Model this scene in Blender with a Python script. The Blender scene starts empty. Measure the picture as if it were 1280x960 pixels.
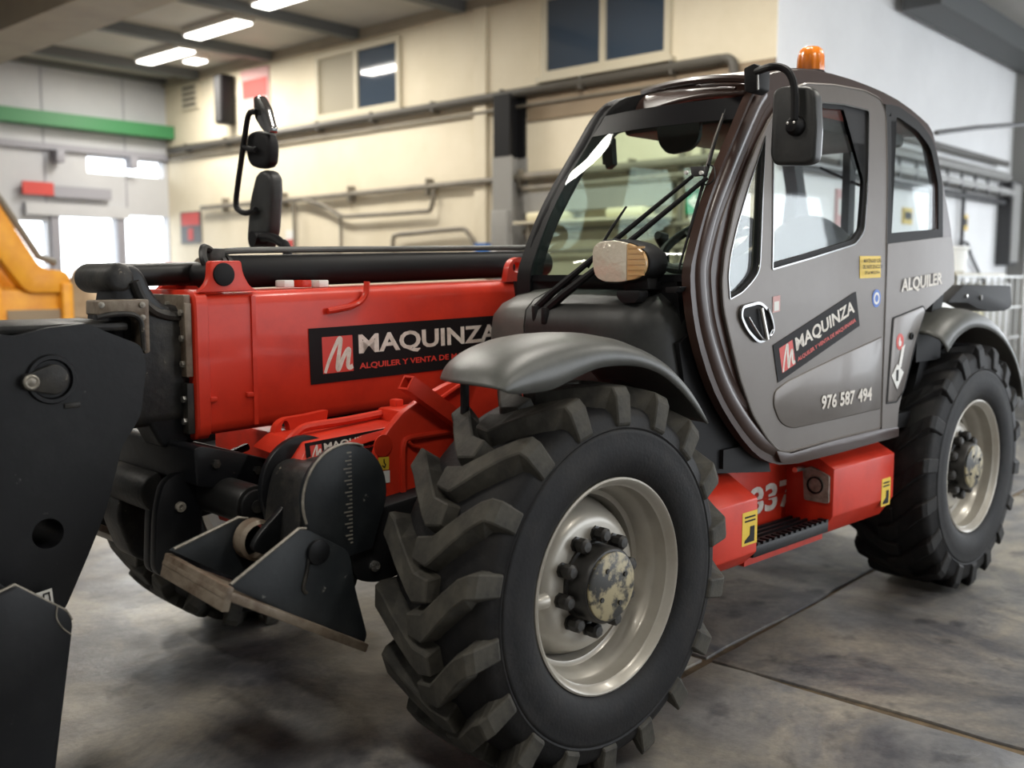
import bpy, bmesh, math, random
from mathutils import Vector, Matrix, geometry
random.seed(7)
S = bpy.context.scene
COL = S.collection
PI = math.pi

# ---------------------------------------------------------------- camera
TH = math.radians(3.6)                      # the machine stands a little askew in the hall
cam_d = bpy.data.cameras.new('camera'); cam = bpy.data.objects.new('camera', cam_d); COL.objects.link(cam)
cam.location = Matrix.Rotation(-TH, 3, 'Z') @ Vector((-2.2869, -3.0729, 1.5439))
cam.rotation_euler = (PI/2 - 0.1046, 0, -0.7746 - TH)
cam_d.sensor_width = 36.0; cam_d.lens = 1250.9/1280*36.0
cam_d.clip_start = 0.05; cam_d.clip_end = 200
cam_d.dof.use_dof = True; cam_d.dof.focus_distance = 3.35
cam_d.dof.aperture_fstop = cam_d.lens/1000/0.0205
S.camera = cam

# ---------------------------------------------------------------- world, exposure
W = bpy.data.worlds.new('world'); S.world = W; W.use_nodes = True
bg = W.node_tree.nodes['Background']; bg.inputs[0].default_value = (0.90, 0.95, 1.0, 1); bg.inputs[1].default_value = 4.0
S.view_settings.view_transform = 'Standard'; S.view_settings.look = 'None'
S.view_settings.exposure = 0.3; S.view_settings.gamma = 1.0; S.view_settings.use_curve_mapping = False

# ---------------------------------------------------------------- materials
def mat(name, col, rough=0.5, metal=0.0, col2=None, scale=8.0, amt=(0.4, 0.65), bump=0.0, bscale=60.0, coat=0.0, emit=None, estr=0.0, spec=0.5, detail=6.0, stretch=None, fleck=None):
    m = bpy.data.materials.new(name); m.use_nodes = True
    nt = m.node_tree; b = nt.nodes['Principled BSDF']
    b.inputs['Base Color'].default_value = (*col, 1); b.inputs['Roughness'].default_value = rough
    b.inputs['Metallic'].default_value = metal; b.inputs['Specular IOR Level'].default_value = spec
    b.inputs['Coat Weight'].default_value = coat; b.inputs['Coat Roughness'].default_value = 0.08
    if emit: b.inputs['Emission Color'].default_value = (*emit, 1); b.inputs['Emission Strength'].default_value = estr
    if col2 or bump:
        tc = nt.nodes.new('ShaderNodeTexCoord'); src = tc.outputs['Object']
        if stretch:
            mp = nt.nodes.new('ShaderNodeMapping'); mp.inputs['Scale'].default_value = stretch
            nt.links.new(src, mp.inputs[0]); src = mp.outputs[0]
    if col2:
        n = nt.nodes.new('ShaderNodeTexNoise'); n.inputs['Scale'].default_value = scale; n.inputs['Detail'].default_value = detail
        n.inputs['Roughness'].default_value = 0.65
        r = nt.nodes.new('ShaderNodeValToRGB'); r.color_ramp.elements[0].position = amt[0]; r.color_ramp.elements[1].position = amt[1]
        r.color_ramp.elements[0].color = (*col, 1); r.color_ramp.elements[1].color = (*col2, 1)
        nt.links.new(src, n.inputs['Vector']); nt.links.new(n.outputs[0], r.inputs[0]); nt.links.new(r.outputs[0], b.inputs['Base Color'])
    if fleck:      # small chips where the paint is worn through
        fc, fs_, fp = fleck
        n3 = nt.nodes.new('ShaderNodeTexNoise'); n3.inputs['Scale'].default_value = fs_; n3.inputs['Detail'].default_value = 5; n3.inputs['Roughness'].default_value = 0.7
        r3 = nt.nodes.new('ShaderNodeValToRGB'); r3.color_ramp.elements[0].position = fp; r3.color_ramp.elements[1].position = fp+0.035
        mx = nt.nodes.new('ShaderNodeMix'); mx.data_type = 'RGBA'; mx.inputs[7].default_value = (*fc, 1)
        nt.links.new(src, n3.inputs['Vector']); nt.links.new(n3.outputs[0], r3.inputs[0]); nt.links.new(r3.outputs[0], mx.inputs[0]); nt.links.new(r.outputs[0], mx.inputs[6]); nt.links.new(mx.outputs[2], b.inputs['Base Color'])
    if bump:
        n2 = nt.nodes.new('ShaderNodeTexNoise'); n2.inputs['Scale'].default_value = bscale; n2.inputs['Detail'].default_value = 4
        bp = nt.nodes.new('ShaderNodeBump'); bp.inputs['Strength'].default_value = bump; bp.inputs['Distance'].default_value = 0.01
        nt.links.new(src, n2.inputs['Vector']); nt.links.new(n2.outputs[0], bp.inputs['Height']); nt.links.new(bp.outputs[0], b.inputs['Normal'])
    return m

def glassmat(name, tint, refl=0.09, rough=0.0, k=0.40):
    m = bpy.data.materials.new(name); m.use_nodes = True
    nt = m.node_tree; nt.nodes.clear()
    o = nt.nodes.new('ShaderNodeOutputMaterial'); t = nt.nodes.new('ShaderNodeBsdfTransparent'); g = nt.nodes.new('ShaderNodeBsdfGlossy')
    t.inputs[0].default_value = (*tint, 1); g.inputs['Roughness'].default_value = rough
    f = nt.nodes.new('ShaderNodeFresnel'); f.inputs[0].default_value = 1.5
    a = nt.nodes.new('ShaderNodeMath'); a.operation = 'MULTIPLY_ADD'; a.inputs[1].default_value = k; a.inputs[2].default_value = refl - 0.055
    mx = nt.nodes.new('ShaderNodeMixShader')
    nt.links.new(f.outputs[0], a.inputs[0]); nt.links.new(a.outputs[0], mx.inputs[0]); nt.links.new(t.outputs[0], mx.inputs[1]); nt.links.new(g.outputs[0], mx.inputs[2])
    nt.links.new(mx.outputs[0], o.inputs[0])
    return m

M = {}
M['red'] = mat('red_paint', (0.58, 0.034, 0.014), 0.40, 0, (0.44, 0.024, 0.011), 5, (0.45, 0.75), coat=0.08, spec=0.3)
M['red_dirty'] = mat('red_paint_dusty', (0.55, 0.032, 0.016), 0.42, 0, (0.30, 0.040, 0.025), 9, (0.45, 0.8), coat=0.05, spec=0.3)
M['cab'] = mat('cab_grey_paint', (0.112, 0.096, 0.084), 0.40, 0.35, (0.095, 0.080, 0.069), 3, (0.4, 0.7), coat=0.15)
M['brown'] = mat('dark_brown_paint', (0.040, 0.021, 0.016), 0.30, 0.0, coat=0.12, spec=0.3)
M['plastic'] = mat('black_plastic', (0.018, 0.019, 0.019), 0.45, 0, (0.036, 0.037, 0.035), 7, (0.45, 0.75), bump=0.05, bscale=250)
M['plastic_grey'] = mat('weathered_grey_plastic', (0.085, 0.088, 0.082), 0.45, 0, (0.125, 0.125, 0.115), 6, (0.4, 0.75), bump=0.06, bscale=200)
M['fender'] = mat('weathered_fender_plastic', (0.075, 0.077, 0.071), 0.42, 0, (0.045, 0.046, 0.043), 6, (0.45, 0.8), bump=0.04, bscale=150)
M['steel'] = mat('black_steel', (0.0045, 0.005, 0.0065), 0.42, 0.0, (0.014, 0.015, 0.016), 5, (0.5, 0.85), bump=0.05, bscale=40, spec=0.35, fleck=((0.06, 0.06, 0.06), 16, 0.685))
M['steel_dusty'] = mat('dusty_black_steel', (0.012, 0.012, 0.012), 0.5, 0.0, (0.065, 0.058, 0.047), 7, (0.45, 0.8), bump=0.15, bscale=50, spec=0.35, fleck=((0.16, 0.14, 0.11), 26, 0.665))
M['bare'] = mat('worn_brown_steel', (0.20, 0.165, 0.125), 0.5, 0.2, (0.085, 0.055, 0.035), 14, (0.4, 0.7), bump=0.2, bscale=60)
M['edge'] = mat('worn_pale_edge', (0.30, 0.28, 0.24), 0.45, 0.3, (0.13, 0.12, 0.10), 30, (0.4, 0.7))
M['shiny'] = mat('bright_steel', (0.62, 0.61, 0.58), 0.25, 0.9)
M['chrome'] = mat('dark_chrome', (0.30, 0.30, 0.30), 0.15, 0.9)
M['rubber'] = mat('tyre_rubber', (0.008, 0.008, 0.009), 0.60, 0, (0.024, 0.022, 0.020), 9, (0.45, 0.85), bump=0.12, bscale=90, spec=0.22)
M['lug'] = mat('dusty_lug_rubber', (0.030, 0.029, 0.026), 0.7, 0, (0.080, 0.074, 0.060), 11, (0.35, 0.75), bump=0.12, bscale=90, spec=0.25)
M['rim'] = mat('rim_grey_paint', (0.42, 0.395, 0.345), 0.34, 0.25, (0.33, 0.30, 0.25), 5, (0.45, 0.8), coat=0.2)
M['hub'] = mat('hub_black', (0.014, 0.013, 0.012), 0.45, 0, (0.04, 0.035, 0.028), 18, (0.5, 0.75))
M['hubcap'] = mat('hub_cap_scuffed', (0.030, 0.030, 0.028), 0.45, 0, (0.36, 0.31, 0.19), 11, (0.47, 0.55))
M['glass'] = glassmat('tinted_glass', (0.80, 0.97, 0.86), 0.06)
M['glass_side'] = glassmat('side_glass', (0.965, 0.99, 0.99), 0.06, k=0.22)
M['glass_in'] = glassmat('clear_glass', (0.98, 1.0, 0.985), 0.055, k=0.06)
M['glass_dark'] = glassmat('dark_glass', (0.16, 0.14, 0.12), 0.07)
M['blk'] = mat('matt_black', (0.006, 0.006, 0.007), 0.6, spec=0.25)
M['print_black'] = mat('black_glass_print', (0.004, 0.004, 0.005), 0.45, spec=0.06)
M['cloth'] = mat('seat_cloth', (0.050, 0.050, 0.042), 0.8, 0, (0.075, 0.075, 0.065), 20)
M['sticker_black'] = mat('sticker_black', (0.008, 0.006, 0.007), 0.6, spec=0.2)
M['white'] = mat('white_print', (0.72, 0.68, 0.62), 0.5, 0, (0.50, 0.45, 0.38), 25, (0.45, 0.7))
M['white_clean'] = mat('white_plain', (0.75, 0.75, 0.72), 0.5)
M['print_red'] = mat('red_print', (0.60, 0.045, 0.03), 0.45)
M['yellow'] = mat('yellow_sticker', (0.72, 0.50, 0.04), 0.5)
M['blue'] = mat('blue_sticker', (0.06, 0.16, 0.55), 0.5)
M['slate'] = mat('slate_black_steel', (0.012, 0.015, 0.018), 0.45, 0.0, (0.030, 0.034, 0.036), 6, (0.45, 0.85), bump=0.08, bscale=45, spec=0.4, fleck=((0.16, 0.16, 0.15), 22, 0.665))
M['amber'] = mat('amber_plastic', (0.85, 0.22, 0.01), 0.25, coat=0.5)
M['lens_amber'] = mat('amber_lens', (0.60, 0.38, 0.17), 0.2, coat=0.6)
M['lens'] = mat('clear_lens', (0.70, 0.65, 0.53), 0.14, 0.12, coat=0.8, bump=0.35, bscale=45)
M['hose'] = mat('rubber_hose', (0.008, 0.008, 0.008), 0.45, spec=0.35)

# ---------------------------------------------------------------- mesh helpers
CEN = {}
def link(name, me, c, mt, parent=None, room=False, label=None, cat=None, group=None, kind=None, sharp=35):
    o = bpy.data.objects.new(name, me); COL.objects.link(o)
    CEN[o.name] = Vector(c)
    if me is not None:
        if mt is not None and not me.materials: me.materials.append(M[mt] if isinstance(mt, str) else mt)
    if parent:
        o.parent = parent; o.location = Vector(c) - CEN[parent.name]
    elif room:
        o.location = c
    else:
        o.location = c
    if label: o['label'] = label
    if cat: o['category'] = cat
    if group: o['group'] = group
    if kind: o['kind'] = kind
    return o
def empty(name, c, **k): return link(name, None, c, None, **k)
def build(name, vs, fs, mt, parent=None, bevel=0.0, seg=2, smooth=True, sharp=35, origin=None, **k):
    lo = [min(v[i] for v in vs) for i in range(3)]; hi = [max(v[i] for v in vs) for i in range(3)]
    c = Vector(origin) if origin else Vector([(lo[i]+hi[i])/2 for i in range(3)])
    me = bpy.data.meshes.new(name)
    me.from_pydata([tuple(Vector(v)-c) for v in vs], [], fs)
    bm = bmesh.new(); bm.from_mesh(me)
    bmesh.ops.recalc_face_normals(bm, faces=bm.faces)
    if bevel:
        es = [e for e in bm.edges if len(e.link_faces) == 2 and e.calc_face_angle(0) > math.radians(28)]
        bmesh.ops.bevel(bm, geom=es, offset=bevel, offset_type='OFFSET', segments=seg, profile=0.5, affect='EDGES', clamp_overlap=True)
        bmesh.ops.recalc_face_normals(bm, faces=bm.faces)
    bm.to_mesh(me); bm.free()
    if smooth:
        me.shade_smooth(); me.set_sharp_from_angle(angle=math.radians(sharp))
    return link(name, me, c, mt, parent, **k)
BOXF = [(0,1,3,2),(4,6,7,5),(0,4,5,1),(2,3,7,6),(0,2,6,4),(1,5,7,3)]
def boxv(x, y, z): return [(a,b,c) for a in x for b in y for c in z]
def box(name, x, y, z, mt, parent=None, bevel=0.0, **k): return build(name, boxv(x,y,z), BOXF, mt, parent, bevel, **k)
def boxes(name, lst, mt, parent=None, **k):
    vs, fs = [], []
    for (x,y,z) in lst:
        n = len(vs); vs += boxv(x,y,z); fs += [tuple(i+n for i in f) for f in BOXF]
    return build(name, vs, fs, mt, parent, **k)
def spl(pts, n=5, closed=True):
    P = [Vector((p[0],p[1])) for p in pts]; N = len(P); out = []
    rng = range(N) if closed else range(N-1)
    for i in rng:
        if closed: a,b,c,d = P[i-1],P[i],P[(i+1)%N],P[(i+2)%N]
        else: a,b,c,d = P[max(i-1,0)],P[i],P[i+1],P[min(i+2,N-1)]
        for k in range(n):
            t = k/n
            out.append(tuple(0.5*((2*b)+(c-a)*t+(2*a-5*b+4*c-d)*t*t+(3*b-a-3*c+d)*t**3)))
    if not closed: out.append(tuple(P[-1]))
    return out
def spl3(pts, n=6):
    P = [Vector(p) for p in pts]; N = len(P); out = []
    for i in range(N-1):
        a,b,c,d = P[max(i-1,0)],P[i],P[i+1],P[min(i+2,N-1)]
        for k in range(n):
            t = k/n
            out.append(0.5*((2*b)+(c-a)*t+(2*a-5*b+4*c-d)*t*t+(3*b-a-3*c+d)*t**3))
    out.append(P[-1]); return out
def fillet(pts, r, n=4):
    out = []; N = len(pts); P = [Vector((p[0],p[1])) for p in pts]
    for i in range(N):
        rr = r[i] if isinstance(r, (list,tuple)) else r
        p = P[i]; a = P[i-1]-p; b = P[(i+1)%N]-p
        d = min(rr, a.length*0.48, b.length*0.48)
        if d < 1e-5: out.append(tuple(p)); continue
        s = p+a.normalized()*d; e = p+b.normalized()*d
        for k in range(n+1):
            t = k/n; out.append(tuple((1-t)**2*s+2*t*(1-t)*p+t*t*e))
    return out
def circ(cx, cz, r, n=24): return [(cx+r*math.cos(2*PI*i/n), cz+r*math.sin(2*PI*i/n)) for i in range(n)]
def prism_data(outline, holes, a0, a1):
    loops = [list(outline)] + [list(h) for h in holes]
    flat = [p for l in loops for p in l]
    tr = geometry.tessellate_polygon([[Vector((p[0],p[1],0)) for p in l] for l in loops])
    n = len(flat)
    vs = [(p[0], a0, p[1]) for p in flat] + [(p[0], a1, p[1]) for p in flat]
    fs = [tuple(t) for t in tr] + [tuple(i+n for i in reversed(t)) for t in tr]
    o = 0
    for l in loops:
        m = len(l)
        for i in range(m):
            j = (i+1) % m; fs.append((o+i, o+j, n+o+j, n+o+i))
        o += m
    return vs, fs
AX = {'y': lambda u,a,w: (u,a,w), 'x': lambda u,a,w: (a,u,w), 'z': lambda u,a,w: (u,w,a)}
def prism(name, outline, a0, a1, mt, parent=None, holes=(), axis='y', bevel=0.0, **k):
    vs, fs = prism_data(outline, holes, a0, a1); f = AX[axis]
    vs = [f(*v) for v in vs]
    if not holes:      # one n-gon per cap bevels cleanly
        m = len(outline); fs = [tuple(range(m)), tuple(range(2*m-1, m-1, -1))] + [f_ for f_ in fs if len(f_) == 4 and len(set(f_)) == 4 and (min(f_) < m <= max(f_))]
    return build(name, vs, fs, mt, parent, bevel if not holes else 0, **k)
def tube(name, path, r, mt, parent=None, n=10, **k):
    P = [Vector(p) for p in path]; vs, fs = [], []
    up = None
    for i, p in enumerate(P):
        t = (P[min(i+1,len(P)-1)]-P[max(i-1,0)]).normalized()
        if up is None:
            up = Vector((0,0,1)) if abs(t.z) < 0.9 else Vector((1,0,0))
        s = t.cross(up).normalized(); up = s.cross(t).normalized()
        rr = r[i] if isinstance(r, (list,tuple)) else r
        for j in range(n):
            a = 2*PI*j/n; vs.append(p+rr*(math.cos(a)*s+math.sin(a)*up))
    for i in range(len(P)-1):
        for j in range(n):
            fs.append((i*n+j, i*n+(j+1)%n, (i+1)*n+(j+1)%n, (i+1)*n+j))
    fs.append(tuple(range(n-1,-1,-1))); fs.append(tuple(range((len(P)-1)*n, len(P)*n)))
    return build(name, vs, fs, mt, parent, **k)
def rod(name, p0, p1, r, mt, parent=None, n=16, bevel=0.0, **k):
    return tube(name, [p0, p1], r, mt, parent, n, bevel=bevel, **k)
def lathe(name, prof, c, mt, parent=None, n=64, axis='y', caps=True, **k):
    vs, fs = [], []; m = len(prof)
    for i in range(n):
        a = 2*PI*i/n
        for (r, h) in prof:
            u, w = r*math.cos(a), r*math.sin(a)
            vs.append({'y': (c[0]+u, c[1]+h, c[2]+w), 'x': (c[0]+h, c[1]+u, c[2]+w), 'z': (c[0]+u, c[1]+w, c[2]+h)}[axis])
    for i in range(n):
        for j in range(m-1):
            fs.append((i*m+j, ((i+1)%n)*m+j, ((i+1)%n)*m+j+1, i*m+j+1))
    if caps:
        if prof[0][0] > 1e-4: fs.append(tuple(i*m for i in range(n)))
        if prof[-1][0] > 1e-4: fs.append(tuple(i*m+m-1 for i in range(n)))
    return build(name, vs, fs, mt, parent, **k)
def loft(name, rows, mt, parent=None, close_u=False, caps=False, thick=0.0, **k):
    vs = [p for r in rows for p in r]; m = len(rows[0]); fs = []
    for i in range(len(rows)-1):
        for j in range(m if close_u else m-1):
            fs.append((i*m+j, i*m+(j+1)%m, (i+1)*m+(j+1)%m, (i+1)*m+j))
    if caps and close_u:
        fs.append(tuple(range(m))); fs.append(tuple(range((len(rows)-1)*m, len(rows)*m)))
    o = build(name, vs, fs, mt, parent, **k)
    if thick:
        md = o.modifiers.new('solid', 'SOLIDIFY'); md.thickness = thick; md.offset = 0
    return o
def text(name, s, org, xd, yd, height, width, mt, parent, bold=0.0, depth=0.0008, align='l', **k):
    cu = bpy.data.curves.new(name, 'FONT'); cu.body = s; cu.size = 1; cu.extrude = 0.0; cu.offset = bold; cu.resolution_u = 3
    t = bpy.data.objects.new('tmp', cu); COL.objects.link(t)
    dg = bpy.context.evaluated_depsgraph_get(); me = bpy.data.meshes.new_from_object(t.evaluated_get(dg))
    bpy.data.objects.remove(t); bpy.data.curves.remove(cu)
    xs = [v.co.x for v in me.vertices]; ys = [v.co.y for v in me.vertices]
    x0, x1, y0, y1 = min(xs), max(xs), min(ys), max(ys)
    org, xd, yd = Vector(org), Vector(xd).normalized(), Vector(yd).normalized(); nd = xd.cross(yd)
    pts = [org + xd*((v.co.x-x0)/(x1-x0)*width) + yd*((v.co.y-y0)/(y1-y0)*height) + nd*depth for v in me.vertices]
    fs = [tuple(p.vertices) for p in me.polygons]; bpy.data.meshes.remove(me)
    return build(name, pts, fs, mt, parent, smooth=False, **k)

# ================================================================ THE HALL (built in hall axes, turned by TH)
def floormat():
    m = bpy.data.materials.new('stained_concrete'); m.use_nodes = True; nt = m.node_tree; b = nt.nodes['Principled BSDF']
    g = nt.nodes.new('ShaderNodeNewGeometry')
    def noise(s, d=8, r=0.6, dist=0.0):
        n = nt.nodes.new('ShaderNodeTexNoise'); n.inputs['Scale'].default_value = s; n.inputs['Detail'].default_value = d; n.inputs['Roughness'].default_value = r; n.inputs['Distortion'].default_value = dist
        nt.links.new(g.outputs['Position'], n.inputs['Vector']); return n
    def ramp(src, stops):
        r = nt.nodes.new('ShaderNodeValToRGB'); e = r.color_ramp.elements
        while len(e) < len(stops): e.new(0.5)
        for i, (p, c) in enumerate(stops): e[i].position = p; e[i].color = (*c, 1)
        nt.links.new(src, r.inputs[0]); return r
    def mix(a, bb, f, mode='MIX'):
        x = nt.nodes.new('ShaderNodeMix'); x.data_type = 'RGBA'; x.blend_type = mode
        nt.links.new(a, x.inputs[6]); nt.links.new(bb, x.inputs[7])
        if isinstance(f, float): x.inputs[0].default_value = f
        else: nt.links.new(f, x.inputs[0])
        return x.outputs[2]
    base = ramp(noise(1.6, 10, 0.66, 0.8).outputs[0], [(0.30, (0.090, 0.094, 0.108)), (0.46, (0.19, 0.187, 0.185)), (0.58, (0.285, 0.264, 0.228)), (0.72, (0.40, 0.365, 0.30))])
    spots = ramp(noise(5.5, 3, 0.5).outputs[0], [(0.60, (1, 1, 1)), (0.70, (0.42, 0.43, 0.47))])
    streak = ramp(noise(0.7, 6, 0.7, 1.5).outputs[0], [(0.38, (0.42, 0.44, 0.51)), (0.58, (1, 1, 1))])
    fine = ramp(noise(38, 6, 0.7).outputs[0], [(0.3, (0.80, 0.80, 0.80)), (0.7, (1.12, 1.12, 1.1))])
    c = mix(base.outputs[0], spots.outputs[0], 0.9, 'MULTIPLY'); c = mix(c, streak.outputs[0], 1.0, 'MULTIPLY'); c = mix(c, fine.outputs[0], 1.0, 'MULTIPLY')
    nt.links.new(c, b.inputs['Base Color'])
    rr = ramp(noise(2.3, 6).outputs[0], [(0.35, (0.30, 0.30, 0.30)), (0.7, (0.58, 0.58, 0.58))]); nt.links.new(rr.outputs[0], b.inputs['Roughness'])
    bp = nt.nodes.new('ShaderNodeBump'); bp.inputs['Strength'].default_value = 0.25; bp.inputs['Distance'].default_value = 0.02
    nt.links.new(noise(9, 8, 0.7).outputs[0], bp.inputs['Height']); nt.links.new(bp.outputs[0], b.inputs['Normal'])
    return m
M['floor'] = floormat()
M['joint'] = mat('joint_dirt', (0.17, 0.125, 0.075), 0.9, 0, (0.06, 0.045, 0.03), 6)
M['beige'] = mat('beige_wall_paint', (0.74, 0.67, 0.52), 0.7, 0, (0.68, 0.61, 0.46), 1.2, bump=0.03, bscale=30)
M['whitewall'] = mat('white_wall_paint', (0.86, 0.86, 0.86), 0.6, 0, (0.80, 0.80, 0.80), 0.8)
M['panel'] = mat('grey_wall_panel', (0.52, 0.53, 0.55), 0.5, 0, (0.46, 0.47, 0.50), 0.7)
M['ceil'] = mat('ceiling_sheet', (0.44, 0.425, 0.39), 0.6, 0, (0.38, 0.37, 0.34), 1.0)
M['beam'] = mat('beam_paint', (0.34, 0.30, 0.23), 0.6, 0, (0.28, 0.245, 0.19), 1.5)
M['darkbeam'] = mat('dark_purlin', (0.10, 0.105, 0.105), 0.6)
M['green'] = mat('green_beam_paint', (0.035, 0.20, 0.07), 0.5)
M['pipe'] = mat('pipe_brown_grey', (0.20, 0.175, 0.135), 0.5, 0, (0.14, 0.125, 0.10), 3)
M['pipe_dark'] = mat('pipe_dark', (0.075, 0.068, 0.056), 0.5)
M['band'] = mat('brown_wall_band', (0.27, 0.205, 0.135), 0.7, 0, (0.23, 0.175, 0.115), 1)
M['winframe'] = mat('window_frame', (0.55, 0.50, 0.38), 0.5)
M['winglass'] = mat('window_glass', (0.045, 0.065, 0.095), 0.06, 0.0, spec=0.9)
M['winblind'] = mat('window_blind', (0.30, 0.27, 0.20), 0.6)
M['sign_red'] = mat('sign_red', (0.55, 0.06, 0.05), 0.6)
M['sign_grey'] = mat('sign_grey', (0.30, 0.30, 0.34), 0.6)
M['sign_green'] = mat('sign_green', (0.02, 0.33, 0.16), 0.5)
M['sign_pink'] = mat('sign_pink', (0.62, 0.36, 0.35), 0.6)
M['grey'] = mat('grey_paint', (0.26, 0.255, 0.24), 0.5)
M['dgrey'] = mat('dark_grey_paint', (0.05, 0.05, 0.052), 0.5)
M['lampglow'] = mat('lamp_diffuser', (0.9, 0.9, 0.9), 0.5, emit=(1.0, 0.96, 0.88), estr=6.0)
M['yel'] = mat('machine_yellow', (0.74, 0.33, 0.015), 0.4, 0, (0.58, 0.22, 0.012), 3)
M['tarp'] = mat('beige_tarp', (0.55, 0.42, 0.28), 0.8, 0, (0.45, 0.34, 0.22), 5)
M['galv'] = mat('galvanised_wire', (0.42, 0.42, 0.40), 0.4, 0.6)
M['cream'] = mat('cream_plastic', (0.72, 0.66, 0.45), 0.5)
M['whiteplastic'] = mat('white_plastic', (0.80, 0.79, 0.74), 0.45)
M['skyblue'] = mat('blue_plastic', (0.03, 0.16, 0.50), 0.45)

XW, YW, YB, HC = 6.68, 1.864, 13.4, 4.95
st = dict(kind='structure', room=True)
floor = box('floor', (-12, 24), (-14, 20), (-0.25, -0.012), 'joint', **st)
def slab(x0, x1, y0, y1):
    rnd = random.Random(int(x0*37+y0*91)); g = 0.017; pts = []
    for (ax, ay, bx, by) in ((x0+g, y0+g, x1-g, y0+g), (x1-g, y0+g, x1-g, y1-g), (x1-g, y1-g, x0+g, y1-g), (x0+g, y1-g, x0+g, y0+g)):
        for i in range(24):
            t = i/24; j = 0.009*rnd.uniform(-1, 1)+0.008*math.sin(t*9+x0+y0)
            nx, ny = (by-ay), -(bx-ax); L = math.hypot(nx, ny)
            pts.append((ax+(bx-ax)*t+nx/L*j, ay+(by-ay)*t+ny/L*j))
    prism('floor_slab', pts, -0.03, 0.0, 'floor', floor, axis='z', bevel=0.005)
GX = [-12, -7.4, -3.2, 0.99, 5.2, 9.4, 13.6, 17.8, 24]; GY = [-14, -9.3, -5.1, -0.875, 3.35, 7.6, 11.8, 16, 20]
for i in range(8):
    for j in range(8): slab(GX[i], GX[i+1], GY[j], GY[j+1])

ceiling = box('ceiling', (-7, 16), (-9, YB+0.2), (HC, HC+0.15), 'ceil', **st)
for k in range(10):      # roof sheets between dark purlins
    y = 12.17-k*2.05
    box('purlin', (-7, 6.6), (y, y+0.16), (HC-0.14, HC), 'darkbeam', ceiling)
for k, x in enumerate((3.35, -1.9)):
    box('trim_%d' % (k+1), (x-0.75, x), (-9, YB), (HC-0.45, HC-0.001), 'beam', **st)

# --- beige wall on the right with two windows, pilaster, band
wr = box('wall_right', (XW, XW+0.25), (YW, YB+0.2), (0, HC), 'beige', **st)
box('pilaster', (XW-0.05, XW), (5.72, 5.92), (0, HC), 'beige', wr)
box('cornice', (XW-0.06, XW), (YW, YB), (HC-0.12, HC), 'beam', wr)
box('wall_band', (XW-0.035, XW), (YW, 5.05), (3.40, 3.68), 'band', wr)
def window(name, y0, y1, z0, z1, mats):
    w = prism(name, [(y0, z0), (y1, z0), (y1, z1), (y0, z1)], XW-0.06, XW, 'winframe', axis='x',
              holes=[[(y0+0.07+i*(y1-y0-0.07)/2, z0+0.07), (y0+0.07+i*(y1-y0-0.07)/2, z1-0.07), (y0+(i+1)*(y1-y0-0.07)/2, z1-0.07), (y0+(i+1)*(y1-y0-0.07)/2, z0+0.07)] for i in range(2)], **st)
    for i in range(2):
        a = y0+0.06+i*(y1-y0-0.07)/2
        box('pane', (XW-0.025, XW-0.005), (a, a+(y1-y0-0.07)/2-0.04), (z0+0.06, z1-0.06), mats[i], w)
    box('window_sill', (XW-0.1, XW), (y0-0.05, y1+0.05), (z0-0.05, z0), 'winframe', w)
window('window_1', 7.28, 9.1, 3.82, 4.74, ('winglass', 'winblind'))
window('window_2', 3.06, 4.82, 3.86, 4.80, ('winglass', 'winglass'))

# --- white end wall
ww = box('wall_side', (XW+0.25, 15.5), (YW, YW+0.25), (0, HC), 'whitewall', **st)
box('wall_skin', (XW, XW+0.26), (YW-0.006, YW), (0, HC), 'whitewall', ww)
ww2 = prism('wall_end', [(-9, 0), (-8, 0), (-8, 4.3), (0.6, 4.3), (0.6, 0), (YW+0.25, 0), (YW+0.25, HC), (-9, HC)], 15.5, 15.75, 'panel', axis='x', **st)
box('trim_3', (14.35, 14.75), (YW-0.25, YW-0.001), (0, HC-0.001), 'grey', **st)
box('trim_4', (9.5, 15.4), (YW-0.55, YW-0.1), (HC-0.30, HC-0.002), 'darkbeam', **st)

# --- back wall of grey sheet with doorways open to the daylight
def rect(x0, x1, z0, z1): return [(x0, z0), (x0, z1), (x1, z1), (x1, z0)]
wb = prism('wall_back', [(-7, 0), (4.72, 0), (4.72, 2.55), (5.72, 2.55), (5.72, 0), (5.82, 0), (5.82, 2.62), (6.66, 2.62), (6.66, 0), (6.68, 0), (6.68, HC), (-7, HC)], YB, YB+0.2, 'panel',
           holes=[rect(5.25, 6.6, 3.28, 3.55), rect(4.06, 4.56, 1.0, 2.46)], **st)
for k in range(8): box('panel_seam', (4.55-k*1.35+1.35, 4.57-k*1.35+1.35), (YB-0.012, YB), (2.7, HC), 'sign_grey', wb)
box('door_post', (5.70, 5.84), (YB-0.06, YB), (0, 2.7), 'sign_grey', wb)
box('door_post', (4.60, 4.74), (YB-0.06, YB), (0, 2.7), 'sign_grey', wb)
box('lintel', (4.2, 5.9), (YB-0.10, YB), (2.55, 2.74), 'panel', wb)
box('trim_6', (-7, 6.66), (YB-0.30, YB-0.001), (3.93, 4.14), 'green', **st)
box('trim_7', (-7, 6.66), (YB-0.15, YB-0.001), (HC-0.08, HC-0.002), 'darkbeam', **st)
box('trim_8', (-7, 6.66), (YB-0.10, YB-0.001), (3.58, 3.68), 'sign_grey', **st)

# --- the sides of the hall behind the camera, with a wide open gate to the yard on the right
wl = box('wall_left', (-7.2, -7), (-9, YB+0.2), (0, HC), 'panel', **st)
wf = prism('wall_front', [(-7.2, 0), (2.5, 0), (2.5, 4.3), (14.5, 4.3), (14.5, 0), (15.75, 0), (15.75, HC), (-7.2, HC)], -9.2, -9.0, 'panel', **st)

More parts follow.
